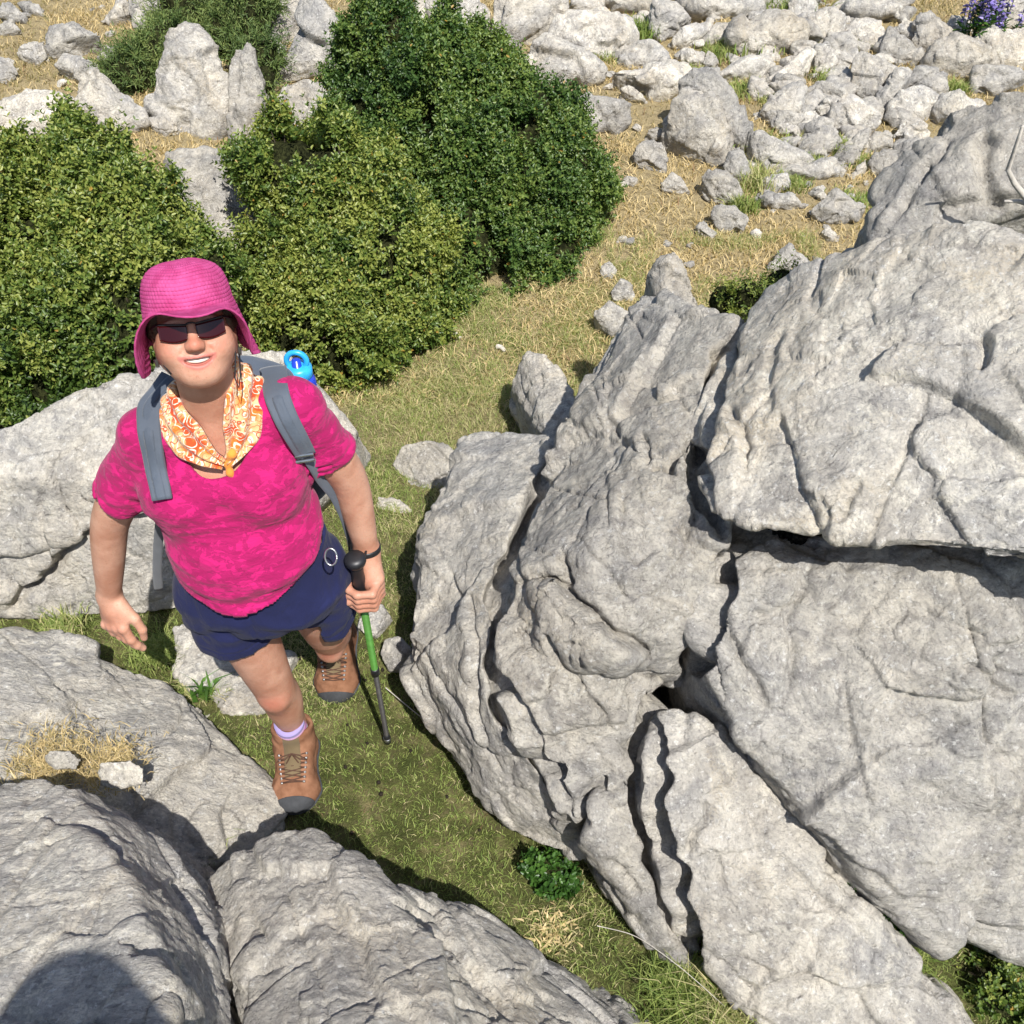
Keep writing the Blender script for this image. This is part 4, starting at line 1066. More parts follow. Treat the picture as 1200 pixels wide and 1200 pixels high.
# ------------------------------------------------------------------ signed distance modelling
class Field:
    def __init__(s, lo, hi, h):
        s.lo = np.array(lo, float); s.h = h
        s.n = np.ceil((np.array(hi) - s.lo) / h).astype(int) + 1
        s.d = np.full(s.n, 1.0, np.float32)
        s.ax = [(s.lo[k] + h * np.arange(s.n[k])).astype(np.float32) for k in range(3)]
    def sub(s, lo, hi):
        a = np.clip(np.floor((np.array(lo) - s.lo) / s.h).astype(int), 0, s.n); b = np.clip(np.ceil((np.array(hi) - s.lo) / s.h).astype(int) + 1, 0, s.n)
        sl = tuple(slice(x, y) for x, y in zip(a, b))
        X = s.ax[0][sl[0]][:, None, None]; Y = s.ax[1][sl[1]][None, :, None]; Z = s.ax[2][sl[2]][None, None, :]
        return sl, X, Y, Z
    def add(s, prim, k=0.0, op='u', pad=0.02):
        fn, lo, hi = prim; m = k + pad
        sl, X, Y, Z = s.sub(np.array(lo) - m, np.array(hi) + m)
        v = fn(X, Y, Z); d = s.d[sl]
        if d.size == 0: return
        if op == 'u':
            if k: hh = np.maximum(k - np.abs(d - v), 0) / k; r = np.minimum(d, v) - hh * hh * k * 0.25
            else: r = np.minimum(d, v)
        elif op == 's':
            v = -v
            if k: hh = np.maximum(k - np.abs(d - v), 0) / k; r = np.maximum(d, v) + hh * hh * k * 0.25
            else: r = np.maximum(d, v)
        s.d[sl] = r
    def mesh(s, iso=0.0):
        return surface_nets(s.d - np.float32(iso) if iso else s.d, s.lo, s.h)

def surface_nets(d, lo, h):
    n = d.shape; ins = d < 0
    c = np.zeros(tuple(k - 1 for k in n), np.uint8)
    for i in (0, 1):
        for j in (0, 1):
            for k in (0, 1): c += ins[i:n[0] - 1 + i, j:n[1] - 1 + j, k:n[2] - 1 + k]
    act = np.argwhere((c > 0) & (c < 8))
    idx = np.full(c.shape, -1, np.int32); idx[tuple(act.T)] = np.arange(len(act)); del c
    acc = np.zeros((len(act), 3)); cnt = np.zeros(len(act))
    off = [np.array(((q >> 2) & 1, (q >> 1) & 1, q & 1)) for q in range(8)]
    val = [d[tuple((act + o).T)] for o in off]
    for a in range(8):
        for b in range(a + 1, 8):
            if np.abs(off[a] - off[b]).sum() != 1: continue
            m = (val[a] < 0) != (val[b] < 0)
            t = val[a][m] / (val[a][m] - val[b][m])
            acc[m] += off[a] + t[:, None] * (off[b] - off[a]); cnt[m] += 1
    V = lo + h * (act + acc / cnt[:, None])
    Fs = []
    for ax in range(3):
        o1, o2 = (ax + 1) % 3, (ax + 2) % 3
        s0 = [slice(1, -1)] * 3; s1 = [slice(1, -1)] * 3
        s0[ax] = slice(0, -1); s1[ax] = slice(1, None)
        e = np.argwhere(ins[tuple(s0)] != ins[tuple(s1)])
        base = e.copy(); base[:, o1] += 1; base[:, o2] += 1
        q = []
        for u, v in ((0, 0), (-1, 0), (-1, -1), (0, -1)):
            b = base.copy(); b[:, o1] += u; b[:, o2] += v; q.append(idx[tuple(b.T)])
        q = np.stack(q, 1)
        fl = ~ins[tuple(base.T)]
        q[~fl] = q[~fl][:, ::-1]
        Fs.append(q[(q >= 0).all(1)])
    return V, np.concatenate(Fs)[:, ::-1].copy()

def cone(a, b, ra, rb):
    a = np.asarray(a, np.float32); b = np.asarray(b, np.float32); ab = b - a; l2 = float(ab @ ab) + 1e-12
    def f(X, Y, Z):
        t = np.clip(((X - a[0]) * ab[0] + (Y - a[1]) * ab[1] + (Z - a[2]) * ab[2]) / l2, 0, 1)
        return np.sqrt((X - a[0] - t * ab[0]) ** 2 + (Y - a[1] - t * ab[1]) ** 2 + (Z - a[2] - t * ab[2]) ** 2) - (ra + (rb - ra) * t)
    m = max(ra, rb)
    return f, np.minimum(a, b) - m, np.maximum(a, b) + m

def chain(pts, radii):
    """one tapering limb through several points"""
    cs = [cone(a, b, ra, rb) for a, b, ra, rb in zip(pts[:-1], pts[1:], radii[:-1], radii[1:])]
    def f(X, Y, Z):
        d = cs[0][0](X, Y, Z)
        for c in cs[1:]: d = np.minimum(d, c[0](X, Y, Z))
        return d
    return f, np.min([c[1] for c in cs], 0), np.max([c[2] for c in cs], 0)

def spline(pts, vals, n):
    """smooth path and radii through a few joints"""
    A = np.array(pts, float); d = np.concatenate(([0], np.cumsum(np.linalg.norm(np.diff(A, axis=0), axis=1)))); t = np.linspace(0, d[-1], n)
    q = np.concatenate((np.stack([np.interp(t, d, A[:, k]) for k in range(3)], 1), np.interp(t, d, vals)[:, None]), 1)
    for _ in range(3): q[1:-1] = (q[:-2] + 2 * q[1:-1] + q[2:]) / 4
    return q[:, :3], q[:, 3]

def ell(c, r, Rm=None):
    c = np.asarray(c, np.float32); r = np.asarray(r, np.float32); Rm = np.eye(3) if Rm is None else np.asarray(Rm)
    def f(X, Y, Z):
        x, y, z = X - c[0], Y - c[1], Z - c[2]
        q = [(x * np.float32(Rm[0][k]) + y * np.float32(Rm[1][k]) + z * np.float32(Rm[2][k])) / r[k] for k in range(3)]
        k0 = np.sqrt(q[0] ** 2 + q[1] ** 2 + q[2] ** 2); k1 = np.sqrt((q[0] / r[0]) ** 2 + (q[1] / r[1]) ** 2 + (q[2] / r[2]) ** 2) + 1e-6
        return k0 * (k0 - 1) / k1
    e = np.abs(Rm) @ r
    return f, c - e, c + e

def ecap(a, b, ra, rb, lat, grow=0.0):
    """segment with an elliptical section: ra, rb = (half width along lat, half depth)"""
    a = np.asarray(a, float); b = np.asarray(b, float); ax = norm(b - a); lat = norm(lat - ax * (lat @ ax)); dep = np.cross(ax, lat); L = np.linalg.norm(b - a)
    def f(X, Y, Z):
        x, y, z = X - np.float32(a[0]), Y - np.float32(a[1]), Z - np.float32(a[2])
        g = lambda v: x * np.float32(v[0]) + y * np.float32(v[1]) + z * np.float32(v[2])
        s = g(ax); t = np.clip(s / np.float32(L), 0, 1); e = s - t * np.float32(L)
        rx = ra[0] + (rb[0] - ra[0]) * t + grow; ry = ra[1] + (rb[1] - ra[1]) * t + grow
        rz = np.minimum(rx, ry) * 0.8
        qx, qy, qz = g(lat) / rx, g(dep) / ry, e / rz
        k0 = np.sqrt(qx * qx + qy * qy + qz * qz); k1 = np.sqrt((qx / rx) ** 2 + (qy / ry) ** 2 + (qz / rz) ** 2) + 1e-6
        return k0 * (k0 - 1) / k1
    m = max(max(ra), max(rb)) + grow
    return f, np.minimum(a, b) - m, np.maximum(a, b) + m

def half(p, n, lo, hi):
    """half space: inside where (x - p) . n < 0"""
    p = np.asarray(p, np.float32); n = norm(np.asarray(n, float)).astype(np.float32)
    return (lambda X, Y, Z: (X - p[0]) * n[0] + (Y - p[1]) * n[1] + (Z - p[2]) * n[2]), lo, hi

# ------------------------------------------------------------------ the hiker: joints
J = dict(pelvis=PY(305, 672, 1.56), belly=PY(284, 612, 1.55), chest=PY(266, 545, 1.555), neck=PY(252, 492, 1.535), head=PY(226, 385, 1.525),
         shr=PY(175, 512, 1.55), elr=PY(127, 610, 1.575), wrr=PY(128, 697, 1.59), shl=PY(344, 478, 1.57), ell=PY(410, 560, 1.63), wrl=PY(430, 645, 1.635),
         knr=PY(322, 806, 1.57), anr=PY(350, 862, 1.66), knl=PY(388, 752, 1.72), anl=PY(392, 722, 2.0))
J['hipr'] = J['pelvis'] + (-.085, -.01, -.03); J['hipl'] = J['pelvis'] + (.085, .03, -.02)
LAT = norm(J['shl'] - J['shr']); LATP = norm(LAT * .4 + np.array((1, .05, 0.0)))
# head frame
hf = norm(CAM - J['head']); hf = norm(hf + np.array((-0.03, 0, -.07)))
u0 = norm(np.array((0, 0, 1.0)) - hf * hf[2]); s0 = np.cross(hf, u0)        # s0: towards her left (right in the photo)
s0 = -s0 if s0[0] < 0 else s0
rl = R(-1.5); hu = norm(u0 * math.cos(rl) - s0 * math.sin(rl)); hs = norm(s0 * math.cos(rl) + u0 * math.sin(rl))
HS = 0.865
HM = np.stack((hs, hf, hu), 1)                                             # local (side, forward, up) -> world
def hw(x, y, z): return J['head'] + HM @ np.array((x, y, z)) * HS

def torso(F, g=0.0, k=0.04):
    F.add(ecap(J['neck'] + (0, .012, -.045), J['chest'], (.125 + g, .072 + g), (.143 + g, .098 + g), LAT), k)
    F.add(ecap(J['chest'], J['belly'], (.143 + g, .098 + g), (.136 + g, .112 + g), LATP), k)
    F.add(ecap(J['belly'], J['pelvis'] + (0, 0, .03), (.136 + g, .112 + g), (.168 + g, .118 + g), LATP), k)
    F.add(ell(J['belly'] + (0.0, -.055, -.02), (.112 + g, .085 + g, .105 + g)), k)
    for s in (-1, 1):
        F.add(ell(J['chest'] + LAT * s * .072 + np.array((0, -.058, -.012)), (.068 + g, .055 + g, .062 + g)), .06)
    for q in ('shr', 'shl'):
        F.add(cone(J['neck'] + (0, .01, -.01), J[q] + (0, 0, .006), .046 + g, .043 + g), k)

def hand_chain(F, pts, r0, r1, k=.006):
    for i in range(len(pts) - 1):
        a = r0 + (r1 - r0) * i / (len(pts) - 1); b = r0 + (r1 - r0) * (i + 1) / (len(pts) - 1)
        F.add(cone(pts[i], pts[i + 1], a, b), k)

POLE_TIP = PG(455, 873) + np.array((0, 0, .005)); POLE_TOP = PY(416, 655, 1.575)
PAX = norm(POLE_TOP - POLE_TIP)
def body():
    lo = (min(J[k][0] for k in J) - .09, 1.28, .02); hi = (max(J[k][0] for k in J) + .1, 2.12, hw(0, 0, .14)[2] + .02)
    F = Field(lo, hi, .0026)
    torso(F, -.010)
    # legs
    F.add(ecap(J['pelvis'], J['pelvis'] + (0, .01, -.03), (.15, .10), (.14, .09), LATP), .04)
    for h, kn, an in (('hipr', 'knr', 'anr'), ('hipl', 'knl', 'anl')):
        H, K, A = J[h], J[kn], J[an]
        sh = norm(A - K); bk = norm(np.array((0, 1.0, .15)) - sh * sh[1])
        F.add(chain(*spline([H, H + (K - H) * .5, K, K + (A - K) * .3, A], [.082, .068, .0505, .0455, .032], 15)), .03)
        F.add(ell(K + (A - K) * .30 + bk * .018, (.043, .043, .085)), .025)
        F.add(ell(K - bk * .030 + sh * .004, (.031, .022, .035)), .022)               # kneecap
        F.add(ell(K - bk * .026 + sh * .045, (.018, .016, .02)), .02)
    # arms
    for s, e, w in (('shr', 'elr', 'wrr'), ('shl', 'ell', 'wrl')):
        S, E, Wr = J[s], J[e], J[w]
        F.add(ell(S + (0, 0, -.008), (.044, .045, .044)), .03)
        F.add(chain(*spline([S, S + (E - S) * .5, S + (E - S) * .85, E, E + (Wr - E) * .25, E + (Wr - E) * .6, Wr], [.043, .046, .0425, .0385, .0385, .0335, .0262], 19)), .03)
        F.add(ell(E + (0, .022, 0), (.016, .016, .018)), .02)                          # elbow
    # right hand: hanging, loosely curled, back to the viewer
    Wr = J['wrr']; d = norm(PY(141, 755, 1.545) - Wr); nb = norm(np.array((-.45, -.85, .25)) - d * (np.array((-.45, -.85, .25)) @ d)); sd_ = np.cross(nb, d)
    if sd_[0] < 0: sd_ = -sd_
    hp = lambda a, s, n: Wr + (d * a + sd_ * s + nb * n) * 1.14
    Mh = np.stack((sd_, nb, d), 1)
    F.add(ell(hp(.045, .002, 0), (.042, .019, .054), Mh), .016); F.add(cone(Wr, hp(.03, .002, 0), .026, .024), .015)
    for s, L, c in ((.027, .066, .8), (.009, .074, .95), (-.009, .070, 1.1), (-.026, .056, 1.25)):
        p0 = hp(.07, s * .92, .002); an = .22 * c; pts = [p0]
        for seg, bend in ((.46, .35), (.30, .75), (.24, .6)):
            an += bend * c * .42; pts.append(pts[-1] + (d * math.cos(an) - nb * math.sin(an) + sd_ * .03) * L * seg * 1.25)
        hand_chain(F, pts, .0112, .0086, .005)
        F.add(ell(p0 + nb * .005, (.010, .010, .011)), .008)
    F.add(cone(hp(.02, .024, -.004), hp(.052, .045, -.012), .0145, .0118), .012)
    hand_chain(F, [hp(.052, .045, -.012), hp(.080, .050, -.020), hp(.103, .043, -.026)], .0115, .0085, .005)
    # left hand: fist round the pole
    Wl = J['wrl']; gc = POLE_TIP + PAX * ((Wl - POLE_TIP) @ PAX - .078)
    ex = norm(np.array((1.0, .1, 0)) - PAX * (np.array((1.0, .1, 0)) @ PAX)); ey = np.cross(PAX, ex); ey = ey if ey[1] < 0 else -ey        # ey: to the front
    pp = lambda ang, r, h: gc + ex * (r * math.cos(R(ang))) + ey * (r * math.sin(R(ang))) + PAX * h
    F.add(ell(pp(-35, .034, .006), (.022, .033, .045), np.stack((ex, ey, PAX), 1)), .016)
    F.add(cone(Wl, pp(-25, .034, .03), .027, .025), .018)
    for i, (h, rr) in enumerate(((.028, .0102), (.009, .0104), (-.010, .0100), (-.027, .0090))):
        a = pp(-5, .044, h + .004); F.add(ell(a, (.0115, .0115, .0105)), .008)
        hand_chain(F, [pp(-30, .042, h), a, pp(48, .043, h - .002), pp(100, .031, h - .004), pp(150, .027, h - .005), pp(185, .026, h - .004)], rr, rr * .82, .005)
    F.add(cone(pp(-100, .034, .030), pp(-150, .036, .022), .0155, .0125), .012)
    hand_chain(F, [pp(-150, .036, .022), pp(172, .036, .004), pp(150, .034, -.018)], .0122, .009, .005)
    # neck and head
    F.add(cone(J['neck'] + (0, .012, -.03), hw(0, -.022, -.055), .054, .050), .03)
    HE = lambda c, r, k: F.add(ell(hw(*c), np.array(r) * HS, HM), k)
    HC = lambda a, b, ra, rb, k: F.add(cone(hw(*a), hw(*b), ra * HS, rb * HS), k)
    HE((0, -.016, .032), (.073, .090, .082), .02)
    HE((0, .022, -.028), (.065, .064, .075), .025)
    for s in (-1, 1):
        HC((s * .010, .052, -.071), (s * .047, .004, -.046), .028, .028, .03)
        HE((s * .037, .052, -.030), (.030, .029, .027), .035)                 # cheeks lifted by the smile
        HE((s * .032, .078, .017), (.022, .012, .009), .014)
        HE((s * .074, -.008, -.014), (.009, .018, .030), .008)
    HE((0, .063, -.081), (.026, .021, .019), .022)
    F.add(ell(hw(0, .03, -.082), (.04, .045, .022), HM), .02)
    for s in (-1, 1): F.add(ell(hw(s * .033, .094, -.002), (.019, .014, .013), HM), .012, 's')
    HC((0, .084, .012), (0, .106, -.022), .0078, .0112, .012)
    HE((0, .109, -.027), (.0122, .0115, .0105), .008)
    for s in (-1, 1):
        HE((s * .0125, .099, -.028), (.0085, .011, .0085), .008)
        F.add(ell(hw(s * .0065, .108, -.0378), (.0026, .004, .0024), HM), .003, 's')
    # smile: lips round an open curved slit
    c = lambda x, dz, dy=0: (x, .0890 - 9.5 * x * x + dy, -.0585 + 8.5 * x * x + dz)
    xs = np.linspace(-.035, .035, 13)
    for a, b in zip(xs[:-1], xs[1:]):
        ta, tb = (1 - (abs(x) / .040) ** 2 for x in (a, b))
        HC(c(a, .0075 * ta, -.0015), c(b, .0075 * tb, -.0015), .0012 + .0030 * ta, .0012 + .0030 * tb, .007)
        HC(c(a, -.0105 * ta, -.002), c(b, -.0105 * tb, -.002), .0012 + .0044 * ta, .0012 + .0044 * tb, .007)
    for a, b in zip(xs[:-1], xs[1:]):
        ta, tb = (max(0, 1 - (abs(x) / .036) ** 2) for x in (a, b))
        for dy in (.010, .003, -.004):
            F.add(cone(hw(*c(a, -.0008, dy)), hw(*c(b, -.0008, dy)), .0010 + .0046 * ta, .0010 + .0046 * tb), .0015, 's')
    for sg in (-1, 1):                                     # smile lines
        pts = [(sg * .0215, .098, -.030), (sg * .031, .088, -.040), (sg * .0415, .074, -.049), (sg * .0435, .064, -.060)]
        for a, b in zip(pts[:-1], pts[1:]): F.add(cone(hw(*a), hw(*b), .0032, .0028), .007, 's')
        HE((sg * .037, .068, -.036), (.017, .016, .015), .02)
    for zz in (-.118, -.136):                               # creases across the throat
        pts = [hw(x, .030 - 5 * x * x, zz + 4 * x * x) for x in np.linspace(-.045, .045, 7)]
        for a, b in zip(pts[:-1], pts[1:]): F.add(cone(a + hf * .018, b + hf * .018, .0022, .0022), .006, 's')
    for sg in (-1, 1):                                      # crow's feet and a chin fold
        for dz in (-.006, .002): F.add(cone(hw(sg * .058, .052, dz), hw(sg * .066, .034, dz * 1.8), .0012, .0010), .004, 's')
    F.add(chain([hw(-.014, .086, -.0735), hw(0, .0885, -.0755), hw(.014, .086, -.0735)], [.0020, .0024, .0020]), .006, 's')
    V, Q = F.mesh()
    # a hint of muscle and skin unevenness, and colour masks
    V = V.astype(float)
    loc = (V - J['head']) @ HM / HS
    def blob(p, r): return np.exp(-(((V - p) / r) ** 2).sum(1))
    def hb(p, r): return np.exp(-(((loc - np.array(p)) / np.array(r)) ** 2).sum(1))
    red = .8 * hb((-.042, .07, -.03), (.022, .05, .02)) + .8 * hb((.042, .07, -.03), (.022, .05, .02)) + .9 * hb((0, .115, -.02), (.015, .02, .018)) + .5 * hb((0, .08, -.076), (.02, .03, .015))
    red += .9 * blob(J['knr'] + (0, -.04, 0), .035) + .7 * blob(J['knl'] + (0, -.04, 0), .035) + .5 * blob(hp(.075, 0, 0), .04) + .5 * blob(gc, .05) + .35 * blob(J['neck'] + (0, -.07, -.02), .06)
    lz = loc[:, 2] + .0585 - 8.5 * loc[:, 0] ** 2
    lip = smoothstep(.040, .034, np.abs(loc[:, 0])) * smoothstep(.0155, .0115, np.abs(lz + .0015) / (1.06 - (np.abs(loc[:, 0]) / .042) ** 2).clip(.1)) * (loc[:, 1] > .06) * (np.linalg.norm(loc, axis=1) < .2)
    return mesh_np('body', V, Q, {'red': np.clip(red, 0, 1), 'lip': lip}), pp, gc, hp

# ------------------------------------------------------------------ materials
def skin():
    t = NT('skin'); p = t.pos()
    a = t.noise(p, 14, 4, .6); b = t.noise(p, 160, 3, .6)
    c = t.mix(t.ramp(a, (.38, 0.), (.64, 1.)), (.42, .20, .128), (.55, .305, .21))
    c = t.mix(t.math('MULTIPLY', t.attr('red'), .75), c, (.5, .165, .11))
    c = t.mix(t.math('MULTIPLY', t.ramp(t.noise(p, 300, 2), (.6, 0.), (.72, 1.)), .5), c, (.33, .15, .08))
    c = t.mix(t.math('MULTIPLY', t.attr('lip'), .7), c, (.46, .125, .11))
    return t.done(t.bsdf(c, .5, t.bump(t.noise(p, 45, 4, .6), .25, .004, t.bump(b, .4, .0018)), .35, **{'Subsurface Weight': .12, 'Subsurface Radius': (.012, .004, .002), 'Subsurface Scale': .6}))
M['skin'] = skin()

def shirt_mat():
    t = NT('mottled_pink_jersey'); p = t.pos()
    w = t.n('ShaderNodeTexNoise', i_Scale=16.0, i_Detail=3.0); t.t.links.new(p, w.inputs['Vector'])
    ad = t.n('ShaderNodeVectorMath', operation='MULTIPLY_ADD'); t.t.links.new(w.outputs['Color'], ad.inputs[0]); ad.inputs[1].default_value = (.05, .05, .05); t.t.links.new(p, ad.inputs[2])
    n = t.noise(t.scale(ad.outputs[0], (1, 1, 1.7)), 30, 5, .62, .8)
    rim = t.math('ABSOLUTE', t.math('SUBTRACT', n, .5))
    dk = t.mix(t.ramp(n, (.5, 0.), (.54, 1.)), (.45, .010, .12), (.32, .007, .085))
    c = t.mix(t.ramp(rim, (0., 1.), (.025, 0.)), dk, (.235, .006, .066))
    c = t.mix(t.ramp(t.noise(p, 7, 3), (.4, 0.), (.7, 1.)), c, t.mix(1.0, c, (1.1, 1.2, 1.12), 'MULTIPLY'))
    v = t.noise(t.scale(p, (1, 1, .3)), 900, 2)
    return t.done(t.bsdf(c, .85, t.bump(v, .15, .001, t.bump(t.noise(t.scale(p, (1, 1, 2.2)), 26, 4, .55, .7), .5, .010)), .2, **{'Sheen Weight': .08}))
M['shirt'] = shirt_mat()
def cloth(name, col, k=.9, fold=.35, sheen=.15):
    t = NT(name); p = t.pos()
    a = t.noise(p, 8, 4); c = t.mix(t.ramp(a, (.3, 0.), (.7, 1.)), tuple(x * .8 for x in col), tuple(x * 1.2 for x in col))
    n = t.bump(t.noise(t.scale(p, (1.4, 1, .8)), 18, 4, .55, 1.0), fold, .012); n = t.bump(t.noise(p, 700, 2), .25, .0012, n)
    return t.done(t.bsdf(c, k, n, .25, **{'Sheen Weight': sheen}))
M['navy'] = cloth('navy_cotton', (.011, .014, .056), .85, .5, .04)
M['pack'] = cloth('slate_nylon', (.075, .09, .115), .7)
M['strap'] = cloth('slate_webbing', (.085, .10, .125), .75, .15)
M['webbing'] = cloth('grey_webbing', (.13, .14, .155), .75, .1)
M['black'] = plain('black_rubber', (.014, .014, .016), .45, .5)
M['cord'] = plain('black_cord', (.012, .012, .015), .7, .3)
M['metal'] = plain('dull_steel', (.42, .42, .42), .35, .5, 1.0)
M['green_alu'] = plain('green_anodised', (.08, .22, .035), .32, .5, .35)
M['dark_alu'] = plain('dark_anodised', (.085, .08, .072), .38, .5, .6)
M['cap_blue'] = plain('sky_blue_plastic', (.03, .38, .78), .35, .5)
M['bottle_blue'] = plain('deep_blue_plastic', (.015, .05, .5), .25, .5)
M['teeth'] = plain('teeth', (.72, .66, .55), .3, .5)
M['eye'] = plain('eye', (.6, .57, .53), .2, .5)
M['hair'] = plain('grey_brown_hair', (.12, .085, .055), .6, .3, bump=(120, 1.0, .004))
def hat_mat():
    t = NT('pink_crochet'); p = t.pos()
    a = t.noise(p, 40, 3); c = t.mix(t.ramp(a, (.35, 0.), (.65, 1.)), (.45, .055, .18), (.57, .09, .26))
    h = t.attr('stitch'); c = t.mix(t.ramp(h, (.1, 1.), (.34, 0.)), c, (.13, .010, .045))  # gaps between stitches darkened: their shade is put into the colour
    sh = t.bsdf(c, .95, t.bump(t.noise(p, 500, 3, .7), .5, .002), .1)
    tr = t.n('ShaderNodeBsdfTranslucent', i_Color=(.5, .03, .15, 1)); mx = t.n('ShaderNodeMixShader', i_0=.12); t.t.links.new(sh, mx.inputs[1]); t.t.links.new(tr.outputs[0], mx.inputs[2])
    return t.done(mx.outputs[0])
M['hat'] = hat_mat()
def lens_mat():
    t = NT('smoked_red_lens')
    return t.done(t.bsdf((.03, .0035, .004), .05, None, .45))
M['lens'] = lens_mat()
def bandana_mat():
    t = NT('orange_paisley_cotton'); uv = t.attr('puv', True)
    n = t.n('ShaderNodeTexNoise', i_Scale=30.0, i_Detail=3.0); t.t.links.new(uv, n.inputs['Vector'])
    ad = t.n('ShaderNodeVectorMath', operation='MULTIPLY_ADD'); t.t.links.new(n.outputs['Color'], ad.inputs[0]); ad.inputs[1].default_value = (.02, .02, 0); t.t.links.new(uv, ad.inputs[2])
    big = t.noise(uv, 26, 2)
    base = t.mix(t.ramp(big, (.40, 0.), (.50, .6), (.62, 1.)), (.58, .17, .025), (.66, .46, .24))
    base = t.mix(t.ramp(t.noise(uv, 24, 2, .5), (.54, 0.), (.60, 1.)), base, (.55, .07, .015))
    def rings(scale, w, lo, hi):
        v = t.n('ShaderNodeTexVoronoi', i_Scale=scale, i_Randomness=.9); t.t.links.new(ad.outputs[0], v.inputs['Vector'])
        r = t.math('ABSOLUTE', t.math('SUBTRACT', t.math('FRACT', t.math('MULTIPLY', v.outputs['Distance'], w)), .5))
        return t.ramp(r, (lo, 0.), (hi, 1.)), v.outputs['Distance']
    r1, d1 = rings(48, 3.4, .36, .41)
    c = t.mix(r1, base, (.66, .58, .46))
    r2, d2 = rings(90, 2.2, .36, .42)
    c = t.mix(t.math('MULTIPLY', r2, t.ramp(big, (.4, .5), (.6, 1.))), c, (.42, .05, .02))
    dots, d3 = rings(110, 1.0, .4, .5)
    c = t.mix(t.math('MULTIPLY', t.ramp(d3, (.10, 1.), (.16, 0.)), t.ramp(t.noise(uv, 40, 1), (.5, 0.), (.56, 1.))), c, (.05, .02, .03))
    return t.done(t.bsdf(c, .85, t.bump(t.noise(uv, 300, 2), .2, .001), .2, **{'Sheen Weight': .2}))
M['bandana'] = bandana_mat()
M['bandana_orange'] = cloth('orange_cotton', (.72, .26, .04), .85)
def suede():
    t = NT('brown_suede'); p = t.pos()
    a = t.noise(p, 30, 4, .6); c = t.mix(t.ramp(a, (.35, 0.), (.68, 1.)), (.17, .078, .042), (.27, .135, .078))
    return t.done(t.bsdf(c, .9, t.bump(t.noise(p, 260, 4), .4, .0016), .15, **{'Sheen Weight': .0}))
M['suede'] = suede()
M['tongue'] = cloth('olive_tongue', (.15, .11, .06), .9)
M['lace'] = plain('brown_lace', (.085, .045, .03), .8, .2)
M['sole'] = plain('grey_rubber', (.048, .05, .054), .75, .25, bump=(90, .5, .003))
def sock_mat():
    t = NT('striped_sock'); z = t.attr('band')
    c = t.ramp(z, (0., (.55, .2, .45)), (.22, (.72, .7, .7)), (.4, (.5, .16, .42)), (.6, (.68, .4, .6)), (.8, (.3, .25, .45)), interp='CONSTANT')
    return t.done(t.bsdf(c, .95, t.bump(t.noise(t.pos(), 400, 2), .4, .002), .1))
M['sock'] = sock_mat()

# ------------------------------------------------------------------ assembling the person
def add_mesh(name, VF, mat, parent, attrs=None, smooth=True):
    return link(name, mesh_np(name, VF[0], VF[1], attrs), mat, parent, smooth)
PERSON = empty('person', (J['pelvis'][0], 1.75, 0.0))
tag(PERSON, 'hiker in pink sun hat, sunglasses and pink shirt, stepping forward through the gap', 'person')
bm_, pp, gc, hp = body()
BODY = link('body', bm_, M['skin'], PERSON)

def shell(F, t, cuts):
    """a cloth shell of thickness t round the solid in F, opened by the cuts"""
    d = F.d.copy(); F.d = np.maximum(d, -(d + np.float32(t)))
    for pr, k in cuts: F.add(pr, k, 's')
    return F

def fold(V, Q, f):
    me = mesh_np('tmp', V, Q); N = get_n(me); bpy.data.meshes.remove(me)
    return V + N * f(V, N)[:, None]

